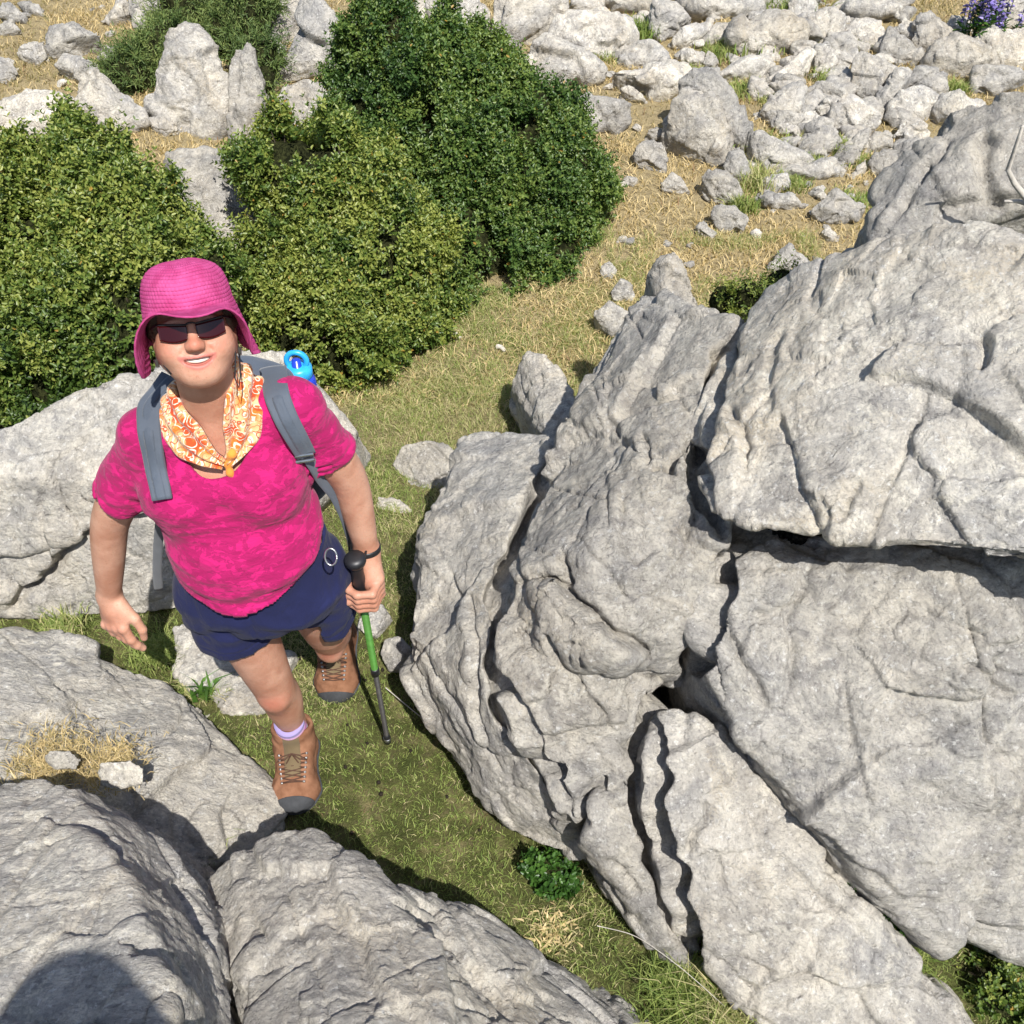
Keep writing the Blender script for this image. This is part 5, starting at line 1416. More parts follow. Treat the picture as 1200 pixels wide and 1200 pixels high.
def make_shirt():
    lo = (J['elr'][0] - .1, 1.30, .84); hi = (J['ell'][0] + .12, 1.80, J['shl'][2] + .12); lo = (lo[0], lo[1], .80)
    F = Field(lo, hi, .0030)
    torso(F, .006)
    hem = .930
    F.add(ecap(np.array((J['belly'][0] + .01, 1.545, 1.0)), np.array((J['pelvis'][0], 1.54, .83)), (.150, .125), (.170, .144), LATP), .04)
    cuts = []
    for s, e, fr in (('shr', 'elr', .66), ('shl', 'ell', .62)):
        S, E = J[s], J[e]; d = norm(E - S); en = S + (E - S) * fr
        G_ = Field(np.minimum(S, E) - .12, np.maximum(S, E) + .12, F.h)
        G_.lo = F.lo + np.round((G_.lo - F.lo) / F.h) * F.h; G_.ax = [(G_.lo[k] + F.h * np.arange(G_.n[k])).astype(np.float32) for k in range(3)]
        G_.add(ell(S + (0, 0, -.006), (.050, .052, .050))); G_.add(cone(S + d * .01, S + (E - S) * .95, .049, .0590), .03)
        G_.add(half(en, -d, G_.lo, G_.lo + F.h * G_.n), 0, 's')
        o = np.round((G_.lo - F.lo) / F.h).astype(int); a0 = np.maximum(o, 0); a1 = np.minimum(o + G_.n, F.n)
        sf = tuple(slice(x, y) for x, y in zip(a0, a1)); sg = tuple(slice(x - q, y - q) for x, y, q in zip(a0, a1, o))
        A_, B_ = F.d[sf], G_.d[sg]; hh = np.maximum(.03 - np.abs(A_ - B_), 0) / .03; F.d[sf] = np.minimum(A_, B_) - hh * hh * .03 * .25
        cuts.append((cone(S + (E - S) * (fr - .10), E, .0490, .0535), .002))
    cuts.append((((lambda X, Y, Z: Z - np.float32(hem - .012) - .42 * (Y - np.float32(1.47)) - 2.1 * (X - np.float32(J['pelvis'][0] - .005)) ** 2), np.array((J['pelvis'][0] - .26, lo[1], .80)), np.array((J['pelvis'][0] + .24, hi[1], hem + .16))), 0))
    nk = J['neck'] + np.array((0.002, -.045, .005))
    cuts.append((ell(nk, (.070, .085, .088)), .004)); cuts.append((cone(J['neck'] + (0, .01, -.01), hw(0, -.02, -.05), .058, .062), .004))
    F = shell(F, .0055, cuts)
    V, Q = F.mesh()
    def f(V, N):
        g = 0.005 * fbm(V * np.array((6, 6, 15)) + 3, 3, 91) + .006 * fbm(V * np.array((5, 5, 11)) + .4 * gnoise(V * 4, 90)[:, None], 2, 92, .5, True) * smoothstep(1.22, 1.1, V[:, 2])
        z = V[:, 2]; x = V[:, 0] - J['belly'][0]
        g = g + .005 * np.sin((z - .25 * np.abs(x)) * 95 + 2.5 * gnoise(V * 9, 93)) * smoothstep(1.02, .90, z) * (N[:, 1] < .2)      # folds gathered at the hem
        g = g + .006 * np.sin((z + .55 * x) * 70 + 2 * gnoise(V * 8, 95)) * np.exp(-((z - J['chest'][2] + .02) / .05) ** 2) * (N[:, 1] < .1) * smoothstep(.16, .12, np.abs(x)) * .6
        g = g + .003 * np.sin((z - 1.0 * x) * 60) * np.exp(-((z - 1.2) / .05) ** 2) * smoothstep(.16, .10, np.abs(x))
        ct = z - (hem - .012) - .42 * (V[:, 1] - 1.47) - 2.1 * (V[:, 0] - (J['pelvis'][0] - .005)) ** 2          # stitched hems
        g = g - .0016 * np.exp(-((ct - .024) / .0026) ** 2)
        for s_, e_, fr in (('shr', 'elr', .66), ('shl', 'ell', .62)):
            D = J[e_] - J[s_]; Ln = np.linalg.norm(D); q = V - J[s_]; t = q @ (D / Ln); rd = np.linalg.norm(q - np.outer(t, D / Ln), axis=1)
            g = g - .0016 * np.exp(-((t - (fr * Ln - .020)) / .0026) ** 2) * (rd < .075)
            g = g + .0035 * np.sin(t * 120 + 3 * gnoise(V * 10, 99)) * (rd < .075) * smoothstep(.3 * Ln, .5 * Ln, t) * (q[:, 0] * np.sign(D[0]) < .06)
        return g
    return fold(V, Q, f), Q
SH = make_shirt(); SHIRT = add_mesh('t_shirt', SH, M['shirt'], PERSON)

def make_shorts():
    lo = (J['pelvis'][0] - .3, 1.30, .52); hi = (J['pelvis'][0] + .3, 1.86, .98)
    F = Field(lo, hi, .0030); p = J['pelvis']
    F.add(ecap(p + (0, -.01, .10), p + (0, -.008, -.012), (.158, .122), (.184, .132), LATP), .025); F.add(ell(J['belly'] + (0.0, -.055, -.03), (.124, .088, .112)), .03)
    cuts = [(half((0, 0, .955), (0, 0, -1), (lo[0], lo[1], .94), (hi[0], hi[1], 1.0)), 0)]
    for h, kn, fr in (('hipr', 'knr', .37), ('hipl', 'knl', .46)):
        H, K = J[h], J[kn]; d = norm(K - H); en = H + (K - H) * fr
        F.add(cone(H + (np.sign(H[0] - p[0]) * .012, -.01, .02), H + (K - H) * .85 + (np.sign(H[0] - p[0]) * .01, 0, 0), .086, .094), .012)
        cuts.append((half(en, -d, np.minimum(en, K) - .125, np.maximum(en, K) + .125), 0))
    F = shell(F, .006, cuts)
    V, Q = F.mesh()
    def f(V, N):
        g = .006 * fbm(V * np.array((9, 9, 5)), 3, 97)
        for h, kn in (('hipr', 'knr'), ('hipl', 'knl')):
            d = V - J[h]; a = np.arctan2(d[:, 0], -d[:, 1]); lowz = smoothstep(.80, .66, V[:, 2])
            g = g + .006 * lowz * np.sin(a * 5 + 1.3) * (np.linalg.norm(d[:, :2], axis=1) < .16) * .6
        for h, kn, fr in (('hipr', 'knr', .37), ('hipl', 'knl', .46)):
            D = J[kn] - J[h]; Ln = np.linalg.norm(D); q = V - J[h]; t = q @ (D / Ln); rd = np.linalg.norm(q - np.outer(t, D / Ln), axis=1)
            g = g - .002 * np.exp(-((t - (fr * Ln - .026)) / .003) ** 2) * (rd < .13)
        g = g - .003 * np.exp(-((V[:, 0] - J['pelvis'][0] - .004) / .004) ** 2) * (N[:, 1] < -.2)
        g = g + .007 * fbm(V * np.array((6, 6, 9)) + .5 * gnoise(V * 5, 94)[:, None], 2, 96, .5, True) * smoothstep(.86, .78, V[:, 2])
        g = g + .004 * np.sin((V[:, 2] * 1.0 + .7 * np.abs(V[:, 0] - J['pelvis'][0])) * 75) * np.exp(-((V[:, 2] - .76) / .05) ** 2)
        return g
    return fold(V, Q, f), Q
add_mesh('shorts', make_shorts(), M['navy'], PERSON)

# --- face details
for s in (-1, 1):
    bm = bmesh.new(); bmesh.ops.create_uvsphere(bm, u_segments=16, v_segments=10, radius=.0115, matrix=Matrix.Translation(Vector(hw(s * .033, .076, -.002))))
    me = bpy.data.meshes.new('eye'); bm.to_mesh(me); bm.free(); link('eye', me, M['eye'], PERSON)
c3 = lambda x, dz, dy: hw(x, .0845 - 9.5 * x * x + dy, -.0585 + 8.5 * x * x + dz)
xs = np.linspace(-.031, .031, 25)
tv = [c3(x, dz * (1 - (x / .034) ** 2) ** .5, .0012 * abs(math.sin(x * 520)) * 0 + dy) for x in xs for dz, dy in ((.0052, -.001), (.001, .0012), (-.0022, .001), (-.0032, -.002))]
add_mesh('teeth', (np.array(tv), np.array([[i * 4 + k, i * 4 + k + 1, i * 4 + k + 5, i * 4 + k + 4] for i in range(24) for k in range(3)])), M['teeth'], PERSON)

def make_hat():
    nu, rows = 288, []
    prof = [(0.0, .130), (.012, .1298), (.026, .129), (.044, .127), (.058, .123), (.069, .116), (.077, .107), (.082, .097), (.085, .087), (.087, .077), (.0885, .067), (.0895, .058), (.0905, .050)]
    pr = np.array(prof); t = np.concatenate(([0], np.cumsum(np.linalg.norm(np.diff(pr, axis=0), axis=1)))); ts = np.arange(0, t[-1], .0011)
    crown = np.stack((np.interp(ts, t, pr[:, 0]), np.interp(ts, t, pr[:, 1])), 1)
    phi = np.arange(nu) / nu * 2 * math.pi                         # 0 = front
    V = []; ST = []; nst = 68
    nb = 74
    def stitch(row_m, ph):
        k = row_m / .0074; ri = np.floor(k); fr = k - ri
        ph = ph + .05 * np.sin(ri * 12.9898) ; a = np.abs(np.sin(math.pi * fr)); b = np.abs(np.sin(ph * nst / 2 + ri * math.pi / 2))
        return a ** .7 * (.35 + .65 * b ** .6)
    cf = np.cos(phi); front = smoothstep(.25, .95, cf); back = smoothstep(.2, .95, -cf); sidew = np.clip(1 - front - back, 0, 1)
    for i, (r, z) in enumerate(crown):
        sx, sy = .93, 1.12
        lim = smoothstep(.0, .03, r)
        h = stitch(ts[i], phi) * .0021 * lim
        x = (r + h) * np.sin(phi) * sx; y = (r + h) * np.cos(phi) * sy - .006
        zz = z + h * (1 - r / .095) + .004 * gnoise(np.stack((x * 18, y * 18, np.full(nu, z * 9)), 1), 101)
        V.append(np.stack((x, y, zz), 1)); ST.append(np.maximum(stitch(ts[i], phi), 1 - lim))
    r0, z0 = crown[-1]
    outw = .060 * front + .050 * back + .024 * sidew; drop = .003 * front + .09 * back + .116 * sidew
    left = np.sin(phi) < 0
    drop = drop + .010 * sidew * left; outw = outw + .010 * np.sin(phi * 5 + .8) + .004 * np.sin(phi * 8) ; drop = drop + .006 * np.sin(phi * 4 + 1)
    for j in range(1, nb + 1):
        f = j / nb
        h = stitch(ts[-1] + f * .085, phi) * .0021
        fl = f ** 1.15
        x = (r0 * .93 + h + outw * f * (.72 + .28 * f)) * np.sin(phi); y = (r0 * 1.12 + h + outw * f * (.8 + .2 * f)) * np.cos(phi) - .006
        z = z0 - drop * fl + .005 * front * f * f
        wob = .006 * f * np.sin(phi * 7 + 2)
        V.append(np.stack((x + wob * np.sin(phi), y + wob * np.cos(phi), z), 1)); ST.append(stitch(ts[-1] + f * .085, phi))
    n = len(V); V = np.concatenate(V); ST = np.concatenate(ST)
    tl = R(-6); c, s = math.cos(tl), math.sin(tl)                  # tipped back a little
    V = np.stack((V[:, 0], V[:, 1] * c - V[:, 2] * s, V[:, 1] * s + V[:, 2] * c), 1)
    W = J['head'] + V @ HM.T * HS
    i = np.arange(n - 1)[:, None] * nu + np.arange(nu)[None]; j = np.arange(n - 1)[:, None] * nu + (np.arange(nu)[None] + 1) % nu
    Fc = np.stack((i, j, j + nu, i + nu), -1).reshape(-1, 4)
    o = link('sun_hat', mesh_np('hat', W, Fc, {'stitch': ST}), M['hat'], PERSON)
    m = o.modifiers.new('thick', 'SOLIDIFY'); m.thickness = .003; m.offset = -1
    return W.reshape(n, nu, 3)
HATV = make_hat()
F = Field(J['head'] - .16, J['head'] + .16, .004); F.add(ell(hw(0, -.022, .020), (.078, .090, .080), HM)); F.add(ell(hw(0, -.06, -.035), (.068, .045, .06), HM), .02)
F.add(half(hw(0, .035, 0), hf * -1.0 + hu * .0, J['head'] - .16, J['head'] + .16), 0, 's')
hv, hq = F.mesh(); add_mesh('hair', (hv + .003 * gnoise(hv * 60, 7)[:, None], hq), M['hair'], PERSON)

def make_glasses():
    g = empty('sunglasses', tuple(hw(0, .1, 0))); g.parent = PERSON; g.matrix_parent_inverse = Matrix.Translation(-PERSON.location)
    def surf(x, z): return hw(x, .1005 - 4.2 * x * x - .10 * z, z)
    segs = []
    for s in (-1, 1):
        nx, nz = 16, 8; V = []; 
        for k in (0, 1):
            for i in range(nx):
                u = i / (nx - 1); x = s * (.0085 + .054 * u)
                zt = .0165 - .003 * (1 - u) + .003 * u; zb = -.0185 + .010 * u ** 3 + .006 * (1 - u) ** 3
                for j in range(nz):
                    w = j / (nz - 1); z = zb + (zt - zb) * w; V.append(surf(x, z) - hf * (.002 * k))
        q = lambda k, i, j: k * nx * nz + i * nz + j
        Fq = [[q(k, i, j), q(k, i + 1, j), q(k, i + 1, j + 1), q(k, i, j + 1)] for k in (0, 1) for i in range(nx - 1) for j in range(nz - 1)]
        Fq += [[q(0, i, j), q(0, i + 1, j), q(1, i + 1, j), q(1, i, j)] for i in range(nx - 1) for j in (0, nz - 1)] + [[q(0, i, j), q(0, i, j + 1), q(1, i, j + 1), q(1, i, j)] for j in range(nz - 1) for i in (0, nx - 1)]
        link('lens', mesh_np('lens', np.array(V), np.array(Fq)), M['lens'], g).matrix_parent_inverse = Matrix.Translation(-g.location)
        top = [surf(s * (.0085 + .054 * u), 0.0175 - .003 * (1 - u) + .003 * u) for u in np.linspace(0, 1, 9)]
        segs.append((top, .0016, .0019))
        segs.append(([top[-1], hw(s * .071, .070, .016), hw(s * .076, .03, .012), hw(s * .079, -.02, .002)], .0024, .0018))
    segs.append(([surf(-.0085, .0155), surf(-.004, .0172), surf(.004, .0172), surf(.0085, .0155)], .0018, .0018))
    V, Fq = tubes(segs, 8); link('frame', mesh_np('frame', V, Fq), M['black'], g)
make_glasses()
for s in (-1, 1):
    V, Fq = tubes([([hw(s * .080, .0, -.042), hw(s * .081, .004, -.052)], .0012, .0012), ([hw(s * .081, .004, -.050), hw(s * .081, .006, -.066)], .0055, .003)], 8)
    add_mesh('earring', (V, Fq), M['metal'], PERSON)
for pts in ([hw(.074, .02, -.02), hw(.072, .045, -.06), hw(.062, .055, -.105), hw(.066, .062, -.125), hw(.074, .052, -.10), hw(.080, .03, -.06)], [hw(-.074, .03, -.02), hw(-.066, .055, -.06), hw(-.056, .058, -.078)]):
    add_mesh('hat_cord', tubes([(pts, .0014, .0014)], 6), M['cord'], PERSON)

# --- what lies on the chest: found by looking at the shirt and the skin
def bvh_of(*obs):
    vs = []; ps = []
    for o in obs:
        off = len(vs); vs += [tuple(v.co) for v in o.data.vertices]; ps += [tuple(i + off for i in p.vertices) for p in o.data.polygons]
    return BVHTree.FromPolygons(vs, ps)
CHEST = bvh_of(BODY, SHIRT)
def on_chest(px, py, lift):
    h = CHEST.ray_cast(Vector(CAM), Vector(ray(px, py)).normalized())
    if h[0] is None: return None
    return np.array(h[0]), np.array(h[1])

def smooth_path(P3, n, it=3):
    A = np.array(P3, float); d = np.concatenate(([0], np.cumsum(np.linalg.norm(np.diff(A, axis=0), axis=1)))); t = np.linspace(0, d[-1], n)
    q = np.stack([np.interp(t, d, A[:, k]) for k in range(3)], 1)
    for _ in range(it): q[1:-1] = (q[:-2] + 2 * q[1:-1] + q[2:]) / 4
    return q

def ribbon(path, nrm, widths, thick, pleat=0.0, kp=3, nw=13):
    """a closed strip along path; nrm = outward direction at each point"""
    n = len(path); tg = norm(np.gradient(path, axis=0)); sd_ = norm(np.cross(tg, nrm)); nr = np.cross(sd_, tg)
    w = np.linspace(-.5, .5, nw); widths = np.broadcast_to(widths, (n,))
    rise = -0.11 * widths[:, None] * (2 * w[None]) ** 2 * .5 + pleat * np.sin(w * 2 * math.pi * kp + 1)[None]
    top = path[:, None] + sd_[:, None] * (w[None, :, None] * widths[:, None, None]) + nr[:, None] * (rise + thick)[..., None]
    bot = path[:, None] + sd_[:, None] * (w[None, :, None] * widths[:, None, None] * .96) + nr[:, None] * (rise - thick * .6)[..., None]
    V = np.concatenate((top.reshape(-1, 3), bot.reshape(-1, 3))); N0 = n * nw
    i = np.arange(n - 1)[:, None] * nw + np.arange(nw - 1)[None]
    f1 = np.stack((i, i + 1, i + nw + 1, i + nw), -1).reshape(-1, 4); f2 = f1[:, ::-1] + N0
    e = np.arange(n - 1) * nw
    sideA = np.stack((e, e + nw, e + nw + N0, e + N0), 1); sideB = np.stack((e + nw - 1 + N0, e + 2 * nw - 1 + N0, e + 2 * nw - 1, e + nw - 1), 1)
    c = np.arange(nw - 1); c0 = np.stack((c, c + N0, c + 1 + N0, c + 1), 1); b = (n - 1) * nw; c1 = np.stack((b + c, b + c + 1, b + c + 1 + N0, b + c + N0), 1)
    L = np.concatenate(([0], np.cumsum(np.linalg.norm(np.diff(path, axis=0), axis=1))))
    uv = np.stack(np.broadcast_arrays(L[:, None], w[None] * widths[:, None], 0), -1).reshape(-1, 3)
    return V, np.concatenate((f1, f2, sideA, sideB, c0, c1)), np.concatenate((uv, uv))

def chest_path(pxs, lift, pre=(), post=()):
    pts = []; nr = []
    for px, py in pxs:
        h = on_chest(px, py, lift)
        if h is None: continue
        pts.append(h[0] + norm(h[1] * .6 + norm(CAM - h[0]) * .4) * lift); nr.append(h[1])
    return list(pre) + pts + list(post), nr

def make_bandana():
    root = empty('bandana', tuple(J['neck'])); root.parent = PERSON; root.matrix_parent_inverse = Matrix.Translation(-PERSON.location)
    back = [J['neck'] + np.array((.0, .085, .035)), J['neck'] + np.array((.055, .07, .045))]
    for sgn, pxs, wd, pb in ((1, [(292, 414), (294, 436), (293, 458), (289, 480), (282, 504), (275, 525), (268, 540)], .088, J['neck'] + np.array((.072, .05, .085))),
                         (-1, [(190, 450), (198, 476), (213, 499), (231, 519), (249, 532), (265, 541)], .084, J['neck'] + np.array((-.072, .045, .04)))):
        pts, _ = chest_path(pxs, .025, [J['neck'] + np.array((0, .085, .03)), pb])
        pa = smooth_path(pts, 60, 5)
        axis = J['neck'] + (0, .0, 0)
        nr = norm(np.stack([(p - axis) * np.array((1, 1, .35)) for p in pa]) + norm(CAM - pa) * .04)
        t = np.linspace(0, 1, 60); wid = wd * (1.0 - .72 * smoothstep(.72, 1, t)) * (.8 + .2 * smoothstep(0, .3, t))
        V, Fq, uv = ribbon(pa, nr, wid, .0042, .0042, 2.5, 21)
        V = V + .0013 * np.stack([gnoise(V * 30 + k * 5, 111) for k in range(3)], 1)
        link('fold', mesh_np('fold', V, Fq, {'puv': uv + np.array((0 if sgn > 0 else .7, 0, 0))}), M['bandana'], root)
    h = on_chest(267, 541, 0); k = h[0] + norm(CAM - h[0]) * .02
    F = Field(k - .06, k + .06, .0016); dn = norm(PY(270, 556, k[1] - .01) - PY(267, 541, k[1]))
    F.add(ell(k, (.014, .011, .010))); F.add(cone(k, k + dn * .022, .005, .0075), .006); F.add(cone(k + dn * .022, k + dn * .030 + np.array((.004, 0, 0)), .0075, .003), .004)
    F.add(cone(k, k + np.array((.012, -.004, .022)), .006, .010), .006)
    add_mesh('knot', F.mesh(), M['bandana_orange'], root)
make_bandana()

# ------------------------------------------------------------------ boots and socks
def boot(an, fwd, tilt, label=None):
    """an: ankle; the boot stands on the ground below it, heel raised by tilt (radians) about the toe"""
    f = norm(np.array((fwd[0], fwd[1], 0.0))); s = np.array((-f[1], f[0], 0.0)) * -1; up = np.array((0, 0, 1.0))
    root = empty('boot', tuple(an)); root.parent = PERSON; root.matrix_parent_inverse = Matrix.Translation(-PERSON.location)
    h = .0022
    def solid(g=0.0):
        F = Field((-.075, -.10, -.01), (.075, .22, .20), h)
        F.add(ecap((0, -.008, .05), (0, -.004, .150), (.039 + g, .050 + g), (.044 + g, .053 + g), np.array((1.0, 0, 0))), .0)
        F.add(cone((0, .025, .095), (0, .115, .050), .041 + g, .038 + g), .025); F.add(ell((0, .128, .036), (.047 + g, .062 + g, .038 + g)), .025)
        F.add(ell((0, -.036, .042), (.038 + g, .042 + g, .045 + g)), .02); F.add(ecap((0, -.03, .03), (0, .12, .028), (.036 + g, .03 + g), (.044 + g, .026 + g), np.array((1.0, 0, 0))), .02)
        return F
    lo, hi = (-.08, -.11, -.02), (.08, .23, .21)
    F = solid(); F.add(half((0, 0, .018), (0, 0, 1), lo, hi), 0, 's'); F.add(cone((0, -.006, .13), (0, -.008, .22), .034, .040), .004, 's')
    F.add(half((0, 0, .160), (0, .15, -1), lo, hi), .004, 's')
    U = F.mesh()
    U = (U[0] + .0016 * gnoise(U[0] * 60, 9)[:, None], U[1])
    F = solid(.0045); F.add(half((0, 0, .0), (0, 0, 1), lo, hi), 0, 's'); F.add(half((0, 0, .026), (0, 0, -1), lo, hi), .002, 's'); SO = F.mesh()
    F = solid(.0025); F.add(half((0, 0, .020), (0, 0, 1), lo, hi), 0, 's'); F.add(half((0, .162, .0), (0, 1, .0), lo, hi), 0, 's'); F.add(half((0, 0, .040), (0, .25, -1), lo, hi), .003, 's'); TC = F.mesh()
    F = solid(.0012); F.add(half((0, .03, 0), (0, 1, .2), lo, hi), 0, 's'); F.add(half((0, .118, 0), (0, -1, .0), lo, hi), 0, 's')
    for sg in (-1, 1): F.add(half((sg * .017, 0, 0), (-sg, 0, 0), lo, hi), 0, 's')
    F.add(half((0, 0, .06), (0, 0, 1), lo, hi), 0, 's'); TG = F.mesh()
    ub = BVHTree.FromPolygons([tuple(v) for v in U[0]], [tuple(q) for q in U[1]])
    def on(x, y):
        hh = ub.ray_cast(Vector((x, y + .12, .30)), Vector((0, -.12, -.25)).normalized())
        return np.array(hh[0]) + np.array((0, .002, .003)) if hh[0] is not None else np.array((x, y, .1))
    rows = np.linspace(.112, .028, 7); L = []; EY = [[], []]
    for i in range(6):
        w0, w1 = .021 + .001 * i, .021 + .001 * (i + 1)
        for sg in (-1, 1):
            a, b = on(sg * w0, rows[i]), on(-sg * w1, rows[i + 1]); m = (a + b) / 2 + np.array((0, .003, .004)); L.append(([a, m, b], .0017, .0017))
    L.append(([on(-.021, rows[0]), on(0, rows[0]) + (0, .002, .003), on(.021, rows[0])], .0017, .0017))
    top = on(0, rows[6]) + (0, .004, .004)
    for sg in (-1, 1): L.append(([top, top + (sg * .018, .012, .006), top + (sg * .03, .016, -.012), top + (sg * .016, .014, -.008), top], .0017, .0017)); L.append(([top, top + (sg * .012, .016, -.02), top + (sg * .020, .018, -.045)], .0016, .0014))
    for i in range(7):
        for sg in (-1, 1): e = on(sg * (.022 + .001 * i), rows[i]); EY[sg > 0].append(([e - (0, .001, .002), e + (0, .0015, .0025)], .0036, .0028))
    # the toe is the pivot
    Bm = np.stack((s, f, up), 1); ct, st_ = math.cos(tilt), math.sin(tilt); pv = np.array((0, .14, 0.0))
    g0 = np.array((an[0], an[1], 0.0)); g0[2] = float(GZ(np.array([an[0]]), np.array([an[1]]))[0]) + .003
    def tw(V):
        q = (np.asarray(V) - (0, .14, 0)) * (1.30, .97, 1.0) + (0, .14, 0) - pv; q = np.stack((q[:, 0], q[:, 1] * ct + q[:, 2] * st_, -q[:, 1] * st_ + q[:, 2] * ct), 1) + pv
        return g0 + q @ Bm.T
    for nm, (V, Fq), mt in (('upper', U, 'suede'), ('sole', SO, 'sole'), ('toe_cap', TC, 'sole'), ('tongue', TG, 'tongue')):
        link(nm, mesh_np(nm, tw(V), Fq), M[mt], root)
    for nm, sg, mt in (('laces', L, 'lace'), ('eyelet_row', EY[0], 'metal'), ('eyelet_row', EY[1], 'metal')):
        V, Fq = tubes(sg, 7); link(nm, mesh_np(nm, tw(V), Fq), M[mt], root)
    return tw
def sock(an, kn, tw):
    c0 = tw(np.array([(0, -.006, .120)]))[0]; ax = norm(kn - c0); n, k = 14, 40
    lat = norm(np.cross(ax, (0, 1.0, 0))); b = np.cross(ax, lat); V = []; B = []
    for i in range(n):
        t = i / (n - 1); r = .041 - .002 * t + .0012 * math.sin(i * 2.1); th = np.arange(k) / k * 2 * math.pi
        V.append(c0 + ax * (t * .075) + r * (lat * np.cos(th)[:, None] + b * np.sin(th)[:, None] * 1.08)); B.append(np.full(k, t))
    V.append(c0 + ax * .074 + .030 * (lat * np.cos(th)[:, None] + b * np.sin(th)[:, None])); B.append(np.ones(k)); n += 1
    i = np.arange(n - 1)[:, None] * k + np.arange(k)[None]; j = np.arange(n - 1)[:, None] * k + (np.arange(k)[None] + 1) % k
    link('sock', mesh_np('sock', np.concatenate(V), np.stack((i, j, j + k, i + k), -1).reshape(-1, 4), {'band': np.concatenate(B)}), M['sock'], PERSON)
tw = boot(J['anr'] + (0, -.035, 0), (0.10, -1.0), 0.0); sock(J['anr'], J['knr'], tw)
tw = boot(J['anl'] + (0, .02, 0), (0.02, -1.0), 0.45); sock(J['anl'], J['knl'], tw)

# ------------------------------------------------------------------ backpack, bottle, pole
PACK = empty('backpack', tuple(J['chest'] + (0, .2, -.2))); tag(PACK, 'slate grey backpack worn by the hiker, straps over both shoulders', 'backpack')
pc = J['chest'] + np.array((.0, .185, -.06))
F = Field(pc - (.2, .14, .26), pc + (.2, .14, .26), .005)
F.add(ecap(pc + (0, 0, -.17), pc + (0, 0, .13), (.135, .075), (.115, .06), LAT)); F.add(ell(pc + (0, .05, -.06), (.10, .06, .12)), .03)
for sg in (-1, 1): F.add(ell(pc + (sg * .125, .01, -.1), (.04, .05, .09)), .02)
pv, pq = F.mesh(); add_mesh('bag', (pv + .004 * gnoise(pv * 14, 5)[:, None], pq), M['pack'], PACK)
for pxs, pre, wd in (([(312, 424), (318, 445), (326, 467), (336, 490), (348, 512), (358, 530)], [J['neck'] + np.array((.10, .10, .045))], .052),
                 ([(181, 462), (176, 480), (177, 505), (181, 530), (186, 552), (190, 570), (192, 585)], [J['neck'] + np.array((-.10, .10, .02))], .050)):
    pts, nr = chest_path(pxs, .008, pre); pa = smooth_path(pts, 40, 4)
    N_ = norm(np.stack([np.interp(np.linspace(0, 1, 40), np.linspace(0, 1, len(nr) + 1), [0.0] + [q[k] for q in nr]) for k in range(3)], 1) * .7 + norm(CAM - pa) * .3 + np.array((0, 0, .1)))
    V, Fq, uv = ribbon(pa, N_, wd * np.linspace(1, .74, 40), .008, 0, 1, 11)
    o = add_mesh('shoulder_strap', (V, Fq), M['strap'], PACK)
    V, Fq, uv = ribbon(pa + N_ * .0075, N_, .020, .0022, 0, 1, 5); o2 = link('webbing', mesh_np('webbing', V, Fq), M['pack'], o)
    o2.matrix_parent_inverse = o.matrix_world.inverted()
# adjuster straps: one round the arm to the pack, one hanging free
pts, nr = chest_path([(355, 526), (366, 542), (378, 558)], .010, (), [PY(392, 580, 1.60), PY(404, 605, 1.62), PY(412, 632, 1.66), PY(414, 650, 1.72)])
pa = smooth_path(pts, 40, 4); V, Fq, uv = ribbon(pa, norm(CAM - pa + np.array((.6, 0, 0))), .023, .0016, 0, 1, 5); add_mesh('adjuster_strap', (V, Fq), M['strap'], PACK)
pts = [on_chest(190, 562, 0)[0] + norm(CAM - on_chest(190, 562, 0)[0]) * .012, PY(190, 585, 1.54), PY(188, 610, 1.60), PY(185, 640, 1.63), PY(184, 670, 1.66), PY(186, 692, 1.69)]
pa = smooth_path(pts, 40, 4); V, Fq, uv = ribbon(pa, norm(CAM - pa), .021, .0016, 0, 1, 5); add_mesh('adjuster_strap', (V, Fq), M['webbing'], PACK)
h = on_chest(355, 524, 0)
V, Fq = tubes([([h[0] + h[1] * .016 + LAT * -.018, h[0] + h[1] * .018 + LAT * .018], .004, .004), ([h[0] + h[1] * .016 + LAT * -.018 - (0, 0, .014), h[0] + h[1] * .018 + LAT * .018 - (0, 0, .014)], .004, .004)], 8)
add_mesh('buckle', (V, Fq), M['metal'], PACK)

BT = PY(349, 432, 1.80); BOT = empty('water_bottle', tuple(BT - (0, 0, .2))); tag(BOT, 'blue water bottle with a looped sky blue cap in the side of the backpack', 'bottle')
V, Fq = tubes([([BT - (0, 0, .20), BT - (0, 0, .19), BT - (0, 0, .03), BT - (0, 0, .012)], [.03, .034, .034, .026], 0)], 28); add_mesh('flask', (V, Fq), M['bottle_blue'], BOT)
V, Fq = tubes([([BT - (0, 0, .020), BT - (0, 0, .016), BT + (0, 0, .004), BT + (0, 0, .010)], [.026, .030, .030, .022], 0)], 28); cp = add_mesh('cap', (V, Fq), M['cap_blue'], BOT)
th = np.linspace(-.25 * math.pi, 1.25 * math.pi, 24)
lp = [BT + np.array((.021 * math.cos(a), 0, .020 + .021 * math.sin(a))) for a in th]; lp = [lp[0] - (0, 0, .02)] + lp + [lp[-1] - (0, 0, .02)]
V, Fq = tubes([(lp, .0062, .0062)], 10); add_mesh('carry_loop', (V, Fq), M['cap_blue'], BOT)
V, Fq = tubes([([BT + (0, -.004, .004), BT + (0, -.004, .026)], .011, .009)], 16); add_mesh('spout', (V, Fq), M['bottle_blue'], BOT)

